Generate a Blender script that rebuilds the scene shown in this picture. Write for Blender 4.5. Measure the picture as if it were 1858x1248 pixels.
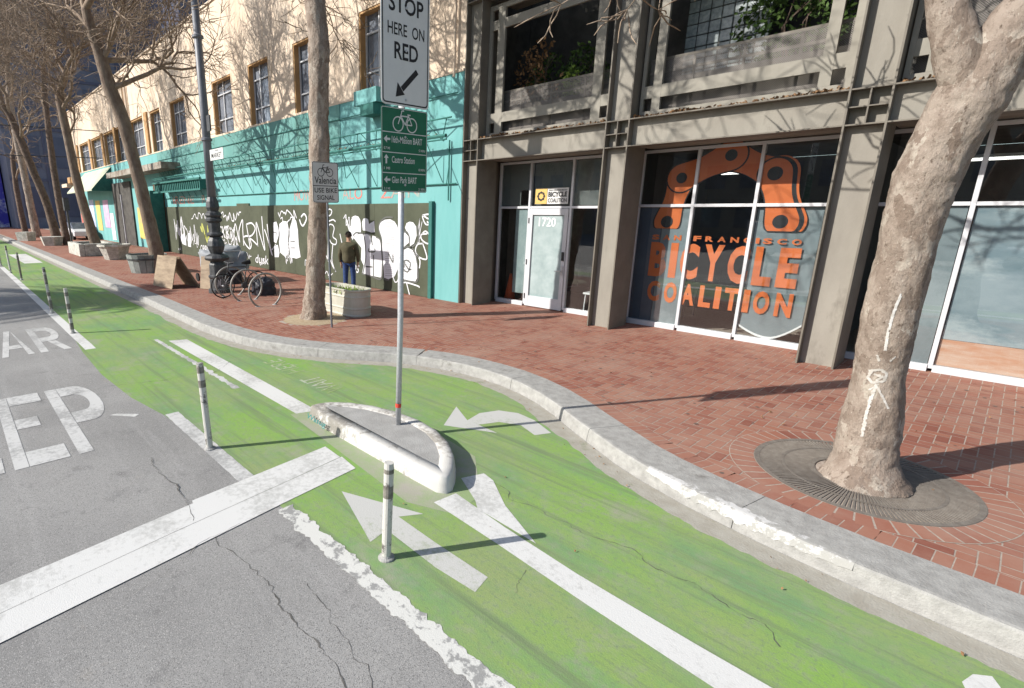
import bpy, math, random
from mathutils import Vector, Matrix, noise
for o in list(bpy.data.objects): bpy.data.objects.remove(o)
R=random.Random(7)
scn=bpy.context.scene
col=scn.collection
# ------------------------------------------------------------------ camera
PX,PY,FOC,CH=725.,630.,947.,2.5
TH=math.atan((PY-382.)/FOC)
YAW=math.pi/2-math.atan((PX+108.)/(FOC/math.cos(TH)))
fv=Vector((-math.sin(YAW)*math.cos(TH),math.cos(YAW)*math.cos(TH),-math.sin(TH)))
rv=Vector((math.cos(YAW),math.sin(YAW),0)); uv_=rv.cross(fv)
cam=bpy.data.objects.new('camera',bpy.data.cameras.new('camera')); col.objects.link(cam)
M=Matrix((rv,uv_,-fv)).transposed().to_4x4(); M.translation=(0,0,CH); cam.matrix_world=M
cam.data.sensor_fit='HORIZONTAL'; cam.data.sensor_width=36; cam.data.lens=FOC/1858*36
cam.data.shift_x=(929-PX)/1858; cam.data.shift_y=(PY-624)/1858
cam.data.clip_start=.05; cam.data.clip_end=2000
scn.camera=cam
# ------------------------------------------------------------------ light
SEL=math.radians(32); SH=Vector((.46,.888,0)).normalized()     # direction in which shadows fall
w=bpy.data.worlds.new('World'); scn.world=w; w.use_nodes=True
nt=w.node_tree; bg=nt.nodes['Background']; sk=nt.nodes.new('ShaderNodeTexSky'); sk.sky_type='NISHITA'; sk.sun_disc=False
sk.sun_elevation=SEL; sk.sun_rotation=math.atan2(-SH.x,-SH.y); nt.links.new(sk.outputs[0],bg.inputs[0]); bg.inputs[1].default_value=.115
sl=bpy.data.lights.new('sun','SUN'); sl.energy=4.4; sl.angle=math.radians(.5); sl.color=(1,.95,.88)
so=bpy.data.objects.new('sun',sl); col.objects.link(so); so.location=(-10,-20,30)
d=Vector((SH.x*math.cos(SEL),SH.y*math.cos(SEL),-math.sin(SEL))); so.rotation_euler=d.to_track_quat('-Z','Y').to_euler()
vs=scn.view_settings; vs.view_transform='Standard'; vs.look='None'; vs.gamma=1; vs.exposure=.64; vs.use_curve_mapping=False
# ------------------------------------------------------------------ photo -> world planes
def ray(x,y): return fv+rv*((x-PX)/FOC)+uv_*((PY-y)/FOC)
C0=Vector((0,0,CH))
def G(x,y,z=0.): d=ray(x,y); return C0+d*((z-CH)/d.z)
def AY(x,y,Y): d=ray(x,y); return C0+d*(Y/d.y)
def AX(x,y,X): d=ray(x,y); return C0+d*(X/d.x)
def cr(ox,oy,s,pts): return [(ox+a/s,oy+b/s) for a,b in pts]
# ------------------------------------------------------------------ materials
def hexc(c): return tuple(c)+(1,)
def mat(name,c1,c2=None,scale=6,rough=.8,bump=0,bscale=None,metal=0,spec=.3,c3=None,s3=1.2,t3=.55,stretch=None,detail=6):
    m=bpy.data.materials.new(name); m.use_nodes=True; n=m.node_tree.nodes; L=m.node_tree.links; p=n['Principled BSDF']
    p.inputs['Roughness'].default_value=rough; p.inputs['Metallic'].default_value=metal; p.inputs['Specular IOR Level'].default_value=spec
    if c2 is None: p.inputs['Base Color'].default_value=hexc(c1)
    tc=n.new('ShaderNodeTexCoord'); mp=n.new('ShaderNodeMapping'); L.new(tc.outputs['Object'],mp.inputs[0])
    if stretch: mp.inputs['Scale'].default_value=stretch
    if c2 is not None:
        t=n.new('ShaderNodeTexNoise'); t.inputs['Scale'].default_value=scale; t.inputs['Detail'].default_value=detail; t.inputs['Roughness'].default_value=.65; L.new(mp.outputs[0],t.inputs[0])
        r=n.new('ShaderNodeValToRGB'); r.color_ramp.elements[0].position=.36; r.color_ramp.elements[1].position=.64
        r.color_ramp.elements[0].color=hexc(c1); r.color_ramp.elements[1].color=hexc(c2); L.new(t.outputs[0],r.inputs[0]); out=r.outputs[0]
        if c3 is not None:
            t2=n.new('ShaderNodeTexNoise'); t2.inputs['Scale'].default_value=s3; t2.inputs['Detail'].default_value=8; t2.inputs['Roughness'].default_value=.7; L.new(mp.outputs[0],t2.inputs[0])
            r2=n.new('ShaderNodeValToRGB'); r2.color_ramp.elements[0].position=t3; r2.color_ramp.elements[1].position=t3+.12
            L.new(t2.outputs[0],r2.inputs[0]); mx=n.new('ShaderNodeMix'); mx.data_type='RGBA'
            L.new(r2.outputs[0],mx.inputs[0]); L.new(out,mx.inputs[6]); mx.inputs[7].default_value=hexc(c3); out=mx.outputs[2]
        L.new(out,p.inputs['Base Color'])
    if bump:
        t=n.new('ShaderNodeTexNoise'); t.inputs['Scale'].default_value=bscale or scale*4; t.inputs['Detail'].default_value=8; L.new(mp.outputs[0],t.inputs[0])
        b=n.new('ShaderNodeBump'); b.inputs['Strength'].default_value=bump; b.inputs['Distance'].default_value=.02; L.new(t.outputs[0],b.inputs['Height']); L.new(b.outputs[0],p.inputs['Normal'])
    return m
def worn(name,paint,under,scale=9,thr=.42,soft=.1,rough=.7,bump=.3,big=1.3):
    """paint worn through to what lies under it"""
    m=bpy.data.materials.new(name); m.use_nodes=True; n=m.node_tree.nodes; L=m.node_tree.links; p=n['Principled BSDF']; p.inputs['Roughness'].default_value=rough
    p.inputs['Specular IOR Level'].default_value=.25
    tc=n.new('ShaderNodeTexCoord')
    a=n.new('ShaderNodeTexNoise'); a.inputs['Scale'].default_value=scale; a.inputs['Detail'].default_value=10; a.inputs['Roughness'].default_value=.75; L.new(tc.outputs['Object'],a.inputs[0])
    b=n.new('ShaderNodeTexNoise'); b.inputs['Scale'].default_value=big; b.inputs['Detail'].default_value=4; L.new(tc.outputs['Object'],b.inputs[0])
    ad=n.new('ShaderNodeMath'); ad.operation='ADD'; L.new(a.outputs[0],ad.inputs[0]); L.new(b.outputs[0],ad.inputs[1])
    ha=n.new('ShaderNodeMath'); ha.operation='MULTIPLY'; ha.inputs[1].default_value=.5; L.new(ad.outputs[0],ha.inputs[0])
    r=n.new('ShaderNodeValToRGB'); r.color_ramp.elements[0].position=thr; r.color_ramp.elements[1].position=thr+soft; L.new(ha.outputs[0],r.inputs[0])
    mx=n.new('ShaderNodeMix'); mx.data_type='RGBA'; L.new(r.outputs[0],mx.inputs[0]); mx.inputs[6].default_value=hexc(under); mx.inputs[7].default_value=hexc(paint)
    L.new(mx.outputs[2],p.inputs['Base Color'])
    f=n.new('ShaderNodeTexNoise'); f.inputs['Scale'].default_value=120; f.inputs['Detail'].default_value=3; L.new(tc.outputs['Object'],f.inputs[0])
    bp=n.new('ShaderNodeBump'); bp.inputs['Strength'].default_value=bump; bp.inputs['Distance'].default_value=.008; L.new(f.outputs[0],bp.inputs['Height']); L.new(bp.outputs[0],p.inputs['Normal'])
    return m
def green_mat():
    m=bpy.data.materials.new('green_lane_paint'); m.use_nodes=True; n=m.node_tree.nodes; L=m.node_tree.links; p=n['Principled BSDF']; p.inputs['Roughness'].default_value=.75; p.inputs['Specular IOR Level'].default_value=.2
    tc=n.new('ShaderNodeTexCoord')
    def nz(sc,det,st=None,ro=.6):
        t=n.new('ShaderNodeTexNoise'); t.inputs['Scale'].default_value=sc; t.inputs['Detail'].default_value=det; t.inputs['Roughness'].default_value=ro
        if st: mp=n.new('ShaderNodeMapping'); mp.inputs['Scale'].default_value=st; L.new(tc.outputs['Object'],mp.inputs[0]); L.new(mp.outputs[0],t.inputs[0])
        else: L.new(tc.outputs['Object'],t.inputs[0])
        return t.outputs[0]
    def ramp(i,a,b):
        r=n.new('ShaderNodeValToRGB'); r.color_ramp.elements[0].position=a; r.color_ramp.elements[1].position=b; L.new(i,r.inputs[0]); return r.outputs[0]
    def mix(f,A,B):
        x=n.new('ShaderNodeMix'); x.data_type='RGBA'; L.new(f,x.inputs[0])
        for s,v in ((6,A),(7,B)):
            if isinstance(v,tuple): x.inputs[s].default_value=hexc(v)
            else: L.new(v,x.inputs[s])
        return x.outputs[2]
    big=ramp(nz(.55,5),.36,.66); c=mix(big,(.245,.305,.13),(.195,.36,.065))
    c=mix(ramp(nz(1.1,8,(.6,1.6,1),.7),.46,.68),c,(.15,.275,.135))            # older bluish green
    c=mix(ramp(nz(7,9,None,.75),.5,.72),c,(.27,.30,.20)); c=mix(ramp(nz(28,9,None,.8),.51,.68),c,(.16,.22,.12)); c=mix(ramp(nz(.9,7,None,.7),.56,.70),c,(.29,.29,.225))               # scuffed
    c=mix(ramp(nz(90,4),.55,.75),c,(.17,.28,.11))
    c=mix(ramp(nz(2.2,8,(.10,3.2,1),.75),.51,.66),c,(.16,.215,.11))       # tyre streaks along the lane
    L.new(c,p.inputs['Base Color'])
    bp=n.new('ShaderNodeBump'); bp.inputs['Strength'].default_value=.35; bp.inputs['Distance'].default_value=.008; L.new(nz(110,3),bp.inputs['Height']); L.new(bp.outputs[0],p.inputs['Normal'])
    return m
def brick_mat():
    m=bpy.data.materials.new('paving_brick'); m.use_nodes=True; n=m.node_tree.nodes; L=m.node_tree.links; p=n['Principled BSDF']; p.inputs['Roughness'].default_value=.8; p.inputs['Specular IOR Level'].default_value=.25
    g=n.new('ShaderNodeNewGeometry'); r=n.new('ShaderNodeValToRGB'); e=r.color_ramp.elements
    e[0].color=hexc((.215,.078,.054)); e[1].color=hexc((.31,.155,.11)); x=e.new(.35); x.color=hexc((.265,.105,.073)); x=e.new(.75); x.color=hexc((.295,.128,.085)); 
    L.new(g.outputs['Random Per Island'],r.inputs[0])
    tc=n.new('ShaderNodeTexCoord'); t=n.new('ShaderNodeTexNoise'); t.inputs['Scale'].default_value=1.1; t.inputs['Detail'].default_value=9; t.inputs['Roughness'].default_value=.7; L.new(tc.outputs['Object'],t.inputs[0])
    r2=n.new('ShaderNodeValToRGB'); r2.color_ramp.elements[0].position=.42; r2.color_ramp.elements[1].position=.72; L.new(t.outputs[0],r2.inputs[0])
    mx=n.new('ShaderNodeMix'); mx.data_type='RGBA'; L.new(r2.outputs[0],mx.inputs[0]); L.new(r.outputs[0],mx.inputs[6]); mx.inputs[7].default_value=hexc((.335,.20,.15)); L.new(mx.outputs[2],p.inputs['Base Color'])
    return m
def bark_mat(name,ca,cb,cc,cd):
    """flaking plates of several tones with dark cracks between them"""
    m=bpy.data.materials.new(name); m.use_nodes=True; n=m.node_tree.nodes; L=m.node_tree.links; p=n['Principled BSDF']; p.inputs['Roughness'].default_value=.9; p.inputs['Specular IOR Level'].default_value=.15
    tc=n.new('ShaderNodeTexCoord'); mp=n.new('ShaderNodeMapping'); mp.inputs['Scale'].default_value=(1,1,.6); L.new(tc.outputs['Object'],mp.inputs[0])
    def nz(sc,det,ro=.6):
        t=n.new('ShaderNodeTexNoise'); t.inputs['Scale'].default_value=sc; t.inputs['Detail'].default_value=det; t.inputs['Roughness'].default_value=ro; L.new(mp.outputs[0],t.inputs[0]); return t
    w_=nz(9,6); ad=n.new('ShaderNodeMix'); ad.data_type='RGBA'; ad.inputs[0].default_value=.22; L.new(mp.outputs[0],ad.inputs[6]); L.new(w_.outputs[1],ad.inputs[7])
    v=n.new('ShaderNodeTexVoronoi'); v.inputs['Scale'].default_value=13; L.new(ad.outputs[2],v.inputs['Vector'])
    sp=n.new('ShaderNodeSeparateColor'); L.new(v.outputs['Color'],sp.inputs[0])
    r_=n.new('ShaderNodeValToRGB'); e=r_.color_ramp.elements; e[0].color=hexc(cb); e[1].color=hexc(cd); x=e.new(.45); x.color=hexc(ca); x=e.new(.8); x.color=hexc(ca)
    L.new(sp.outputs[0],r_.inputs[0])
    def mix(f,A,B,a,b):
        q=n.new('ShaderNodeValToRGB'); q.color_ramp.elements[0].position=a; q.color_ramp.elements[1].position=b; L.new(f,q.inputs[0])
        x=n.new('ShaderNodeMix'); x.data_type='RGBA'; L.new(q.outputs[0],x.inputs[0]); L.new(A,x.inputs[6]); x.inputs[7].default_value=hexc(B); return x.outputs[2]
    c=mix(nz(5,10,.75).outputs[0],r_.outputs[0],cb,.46,.64); c=mix(nz(30,8,.7).outputs[0],c,cc,.56,.68); c=mix(nz(70,4).outputs[0],c,cd,.62,.72)
    L.new(c,p.inputs['Base Color'])
    s1=n.new('ShaderNodeMath'); s1.operation='MULTIPLY_ADD'; s1.inputs[1].default_value=.6; L.new(nz(34,10,.75).outputs[0],s1.inputs[0]); L.new(nz(11,6).outputs[0],s1.inputs[2])
    b=n.new('ShaderNodeBump'); b.inputs['Strength'].default_value=1; b.inputs['Distance'].default_value=.035; L.new(s1.outputs[0],b.inputs['Height']); L.new(b.outputs[0],p.inputs['Normal'])
    return m
def asphalt_mat():
    m=bpy.data.materials.new('asphalt'); m.use_nodes=True; n=m.node_tree.nodes; L=m.node_tree.links; p=n['Principled BSDF']; p.inputs['Roughness'].default_value=.85; p.inputs['Specular IOR Level'].default_value=.2
    tc=n.new('ShaderNodeTexCoord')
    def nz(sc,det,ro=.6,st=None):
        t=n.new('ShaderNodeTexNoise'); t.inputs['Scale'].default_value=sc; t.inputs['Detail'].default_value=det; t.inputs['Roughness'].default_value=ro
        if st: mp=n.new('ShaderNodeMapping'); mp.inputs['Scale'].default_value=st; L.new(tc.outputs['Object'],mp.inputs[0]); L.new(mp.outputs[0],t.inputs[0])
        else: L.new(tc.outputs['Object'],t.inputs[0])
        return t.outputs[0]
    def mix(f,A,B,a,b):
        q=n.new('ShaderNodeValToRGB'); q.color_ramp.elements[0].position=a; q.color_ramp.elements[1].position=b; L.new(f,q.inputs[0])
        x=n.new('ShaderNodeMix'); x.data_type='RGBA'; L.new(q.outputs[0],x.inputs[0])
        for s_,v in ((6,A),(7,B)):
            if isinstance(v,tuple): x.inputs[s_].default_value=hexc(v)
            else: L.new(v,x.inputs[s_])
        return x.outputs[2]
    c=mix(nz(.45,6,.6),(.225,.222,.215),(.30,.296,.285),.38,.62)
    c=mix(nz(1.3,8,.7,(.10,2.2,1)),c,(.33,.325,.315),.52,.68)
    c=mix(nz(2.6,9,.75),c,(.185,.182,.178),.56,.68)
    c=mix(nz(.8,9,.8),c,(.30,.28,.25),.60,.70)
    vo=n.new('ShaderNodeTexVoronoi'); vo.inputs['Scale'].default_value=210; L.new(tc.outputs['Object'],vo.inputs['Vector']); sp=n.new('ShaderNodeSeparateColor'); L.new(vo.outputs['Color'],sp.inputs[0])
    c=mix(sp.outputs[0],c,(.17,.168,.163),.80,.86); c=mix(sp.outputs[1],c,(.38,.372,.355),.86,.92)
    c=mix(nz(9,3,.5),c,(.14,.14,.14),.74,.77)
    L.new(c,p.inputs['Base Color'])
    b=n.new('ShaderNodeBump'); b.inputs['Strength'].default_value=.5; b.inputs['Distance'].default_value=.01; L.new(nz(140,5,.7),b.inputs['Height']); L.new(b.outputs[0],p.inputs['Normal'])
    return m
def glass_mat(name,tint=(.86,.9,.9),refl=1.6):
    m=bpy.data.materials.new(name); m.use_nodes=True; n=m.node_tree.nodes; L=m.node_tree.links; n.remove(n['Principled BSDF'])
    t=n.new('ShaderNodeBsdfTransparent'); t.inputs[0].default_value=hexc(tint); g=n.new('ShaderNodeBsdfGlossy'); g.inputs['Roughness'].default_value=.015
    f0=n.new('ShaderNodeLayerWeight'); f0.inputs[0].default_value=.5; f1=n.new('ShaderNodeMath'); f1.operation='POWER'; f1.inputs[1].default_value=2.4; L.new(f0.outputs['Facing'],f1.inputs[0]); f=n.new('ShaderNodeMath'); f.operation='MULTIPLY_ADD'; f.inputs[1].default_value=.75; f.inputs[2].default_value=.15; L.new(f1.outputs[0],f.inputs[0]); mx=n.new('ShaderNodeMixShader'); L.new(f.outputs[0],mx.inputs[0]); L.new(t.outputs[0],mx.inputs[1]); L.new(g.outputs[0],mx.inputs[2]); L.new(mx.outputs[0],n['Material Output'].inputs[0]); return m
def mesh_screen_mat():
    m=bpy.data.materials.new('expanded_metal'); m.use_nodes=True; n=m.node_tree.nodes; L=m.node_tree.links; p=n['Principled BSDF']; p.inputs['Base Color'].default_value=hexc((.20,.18,.16)); p.inputs['Roughness'].default_value=.5
    tc=n.new('ShaderNodeTexCoord'); outs=[]
    for s in (1,-1):
        sp=n.new('ShaderNodeSeparateXYZ'); L.new(tc.outputs['Object'],sp.inputs[0])
        a=n.new('ShaderNodeMath'); a.operation='MULTIPLY_ADD'; L.new(sp.outputs[0],a.inputs[0]); a.inputs[1].default_value=s; L.new(sp.outputs[2],a.inputs[2])
        b=n.new('ShaderNodeMath'); b.operation='MULTIPLY'; b.inputs[1].default_value=38; L.new(a.outputs[0],b.inputs[0])
        c=n.new('ShaderNodeMath'); c.operation='FRACT'; L.new(b.outputs[0],c.inputs[0])
        e=n.new('ShaderNodeMath'); e.operation='LESS_THAN'; e.inputs[1].default_value=.3; L.new(c.outputs[0],e.inputs[0]); outs.append(e.outputs[0])
    x=n.new('ShaderNodeMath'); x.operation='MAXIMUM'; L.new(outs[0],x.inputs[0]); L.new(outs[1],x.inputs[1]); L.new(x.outputs[0],p.inputs['Alpha']); return m
K={}
K['asphalt']=asphalt_mat()
K['green']=green_mat()
K['gutter']=mat('gutter_concrete',(.30,.28,.235),(.36,.345,.30),scale=7,bump=.3,bscale=60,c3=(.2,.22,.14),s3=2.5,t3=.58)
K['white']=worn('road_paint',(.60,.60,.58),(.43,.43,.41),thr=.40,soft=.10,scale=18)
K['white_old']=worn('worn_road_paint',(.52,.52,.505),(.33,.33,.32),thr=.44,soft=.09,scale=16)
K['white_grey']=worn('faded_road_paint',(.48,.48,.455),(.33,.36,.27),thr=.40,soft=.1,scale=20)
K['brick']=brick_mat()
K['mortar']=mat('mortar',(.30,.245,.205),(.42,.36,.30),scale=20)
K['kerb']=mat('granite_kerb',(.27,.265,.25),(.37,.365,.345),scale=11,rough=.8,bump=.35,bscale=80,c3=(.17,.16,.145),s3=3.2,t3=.60,detail=10)
K['kerbwhite']=worn('white_painted_concrete',(.52,.51,.48),(.24,.225,.20),thr=.45,soft=.08,scale=13)
K['conc']=mat('island_concrete',(.29,.285,.27),(.37,.365,.35),scale=5,bump=.4,bscale=90)
K['gum']=mat('old_gum',(.12,.085,.07),(.17,.13,.11),scale=9)
K['crack']=mat('crack',(.07,.067,.06),(.14,.135,.125),scale=9)
K['steel']=mat('taupe_painted_steel',(.135,.12,.098),(.17,.153,.125),scale=2.5,rough=.55,bump=.06,bscale=30)
K['panel']=mat('stucco_panel',(.225,.208,.178),(.28,.262,.225),scale=1.6,rough=.85,bump=.1,bscale=60,c3=(.18,.165,.14),s3=1.5,t3=.57,stretch=(1,1,.4))
K['frame']=mat('beige_frame',(.23,.215,.18),(.28,.262,.222),scale=3,rough=.7)
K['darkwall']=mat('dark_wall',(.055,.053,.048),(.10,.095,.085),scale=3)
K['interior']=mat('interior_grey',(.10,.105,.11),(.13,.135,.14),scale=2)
K['alu']=mat('window_aluminium',(.52,.53,.55),(.58,.59,.61),scale=4,rough=.4,spec=.5)
K['glass']=glass_mat('shop_glass')
K['film']=mat('frosted_film',(.17,.21,.225),(.23,.27,.285),scale=1.3,rough=.6,c3=(.28,.32,.335),s3=.8,t3=.5)
K['filmdoor']=mat('door_film',(.24,.31,.31),(.36,.43,.43),scale=2.2,rough=.6)
K['swirl']=mat('whitewashed_glass',(.17,.235,.27),(.28,.34,.37),scale=1.1,rough=.5,c3=(.40,.45,.47),s3=.7,t3=.5,stretch=(1,1,2.2))
K['poster']=mat('banner_grey',(.085,.11,.15),(.11,.14,.18),scale=1.5,rough=.6)
K['orange']=mat('orange_vinyl',(.62,.15,.04),(.68,.18,.05),scale=2,rough=.5)
K['logodark']=mat('logo_dark_vinyl',(.035,.037,.04))  # dark vinyl of the logo outlines and link holes
K['whitev']=mat('white_vinyl',(.75,.76,.76),rough=.5)
K['blackv']=mat('black_vinyl',(.03,.03,.032),rough=.5)
K['screen']=mesh_screen_mat()
K['gblock']=mat('glass_block',(.20,.24,.24),(.38,.43,.43),scale=9,rough=.25,spec=.6)
K['leafd']=mat('dry_leaf',(.16,.09,.045),(.30,.17,.08),scale=9,rough=.9)
K['leafg']=mat('green_leaf',(.035,.075,.018),(.085,.14,.03),scale=7,rough=.7)
K['leafl']=mat('yellow_green_leaf',(.15,.24,.03),(.22,.30,.05),scale=9,rough=.7)
K['teal']=mat('teal_painted_wall',(.135,.35,.345),(.175,.41,.405),scale=1.4,rough=.8,bump=.08,bscale=30,c3=(.085,.235,.22),s3=1.8,t3=.60,stretch=(1,1,.2))
K['tealdk']=mat('teal_painted_iron',(.03,.13,.115),(.045,.17,.15),scale=5)
K['cream']=mat('cream_painted_wall',(.60,.48,.365),(.68,.57,.45),scale=.9,rough=.85,bump=.08,bscale=20,c3=(.50,.38,.25),s3=1.6,t3=.58,stretch=(1,1,.22))
K['reveal']=mat('tan_painted_trim',(.40,.24,.11),(.46,.28,.13),scale=4)
K['ply']=mat('dark_green_plywood',(.058,.066,.042),(.082,.092,.06),scale=1.2,rough=.8,bump=.1,bscale=40)
K['spray']=worn('white_spray_paint',(.66,.67,.70),(.45,.46,.47),thr=.30,soft=.15,scale=6)
K['spraygrey']=mat('grey_spray_paint',(.12,.125,.115))
K['sprayred']=worn('red_spray_paint',(.62,.16,.13),(.20,.42,.38),thr=.40,soft=.2,scale=5)
K['sprayyel']=mat('yellow_spray_paint',(.42,.44,.12))
K['winglass']=mat('dark_window_glass',(.10,.115,.14),(.22,.24,.28),scale=1.1,rough=.1,spec=.8)
K['signwhite']=mat('white_sign_sheet',(.60,.60,.585),(.64,.64,.625),scale=6,rough=.55)
K['signblack']=mat('black_sign_ink',(.02,.02,.022),rough=.6)
K['signgreen']=mat('green_sign_sheet',(.012,.12,.065),(.015,.135,.075),scale=8,rough=.5)
K['galv']=mat('galvanised_steel',(.42,.43,.44),(.52,.53,.55),scale=30,rough=.45,metal=.3)
K['redtape']=mat('red_tape',(.55,.06,.04))
K['iron']=mat('black_cast_iron',(.035,.038,.042),(.07,.072,.075),scale=12,rough=.5,spec=.5,bump=.15,bscale=60)
K['lampgrey']=mat('grey_lamp_paint',(.11,.12,.14),(.17,.18,.20),scale=3,rough=.5,spec=.5)
K['post']=worn('scuffed_white_plastic',(.52,.51,.47),(.12,.11,.10),thr=.43,soft=.04,scale=12,bump=.05)
K['blacktape']=mat('dark_reflector_band',(.13,.12,.10),(.26,.245,.21),scale=22)
K['grate']=mat('iron_tree_grate',(.15,.13,.11),(.20,.18,.155),scale=14,rough=.7,bump=.3,bscale=90)
K['soil']=mat('soil',(.06,.045,.035),(.10,.08,.06),scale=18,bump=.6,bscale=50)
K['dirt']=mat('sandy_dirt',(.33,.25,.16),(.42,.34,.23),scale=18,bump=.6,bscale=70)
K['bark']=bark_mat('plane_bark',(.35,.29,.24),(.22,.17,.135),(.11,.08,.06),(.46,.41,.345))
K['bark2']=mat('brown_plane_bark',(.15,.105,.078),(.24,.19,.145),scale=7,rough=.9,bump=.8,bscale=24,c3=(.33,.28,.22),s3=4,t3=.62,stretch=(1,1,.5))
K['barkdk']=mat('dark_bark',(.10,.07,.05),(.19,.14,.11),scale=6,rough=.9,bump=.6,bscale=20)
K['twig']=mat('twig_bark',(.20,.145,.105),(.32,.25,.185),scale=8,rough=.9)
K['tank']=mat('beige_steel_tank',(.44,.43,.36),(.50,.49,.42),scale=5,rough=.45,metal=.1)
K['stone']=mat('rough_white_stone',(.30,.30,.26),(.58,.57,.52),scale=5,rough=.9,bump=.9,bscale=16)
K['wood']=mat('shaded_plywood',(.20,.145,.095),(.34,.26,.175),scale=2,rough=.7,stretch=(1,1,4))  # shade on the boards is put into this colour, darker and striped
K['tarp']=mat('grey_tarp',(.20,.215,.235),(.32,.335,.35),scale=3,rough=.6,bump=.3,bscale=14)
K['bag']=mat('black_bag',(.02,.022,.03),(.045,.045,.055),scale=6,rough=.5)
K['rubber']=mat('rubber',(.02,.02,.02))
K['skin']=mat('skin',(.42,.25,.17)); K['hair']=mat('dark_hair',(.03,.02,.015),(.05,.035,.025),scale=40)
K['jacket']=mat('olive_jacket',(.065,.06,.035),(.095,.086,.05),scale=9,rough=.85,bump=.4,bscale=14)
K['jeans']=mat('blue_denim',(.022,.045,.13),(.035,.07,.19),scale=12,rough=.85)
K['tower']=mat('slate_curtain_wall',(.07,.08,.12),(.10,.11,.165),scale=.35,rough=.35,spec=.5)
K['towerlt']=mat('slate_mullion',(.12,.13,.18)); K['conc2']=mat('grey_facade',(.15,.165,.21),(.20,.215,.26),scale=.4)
K['mural']=mat('mural_blue',(.07,.06,.42),(.10,.10,.5),scale=.4,c3=(.7,.72,.8),s3=.45,t3=.47)
K['awning']=mat('pale_awning',(.42,.46,.34),(.52,.55,.42),scale=2)
K['carwhite']=mat('car_white',(.65,.66,.68),rough=.3,spec=.6)
K['shutter']=mat('red_shutter',(.5,.09,.07),(.6,.2,.16),scale=1)
K['yel']=mat('yellow_poster',(.62,.50,.10),(.50,.38,.2),scale=3); K['pink']=mat('pink_poster',(.55,.30,.50),(.6,.45,.55),scale=3); K['bluep']=mat('pale_blue_poster',(.35,.4,.6),(.6,.62,.7),scale=2)
K['conecol']=mat('orange_cone',(.65,.09,.02)); K['tealtag']=mat('teal_ink',(.05,.18,.17)); K['oppo']=mat('buff_brick',(.35,.30,.24),(.42,.36,.29),scale=1)
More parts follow.
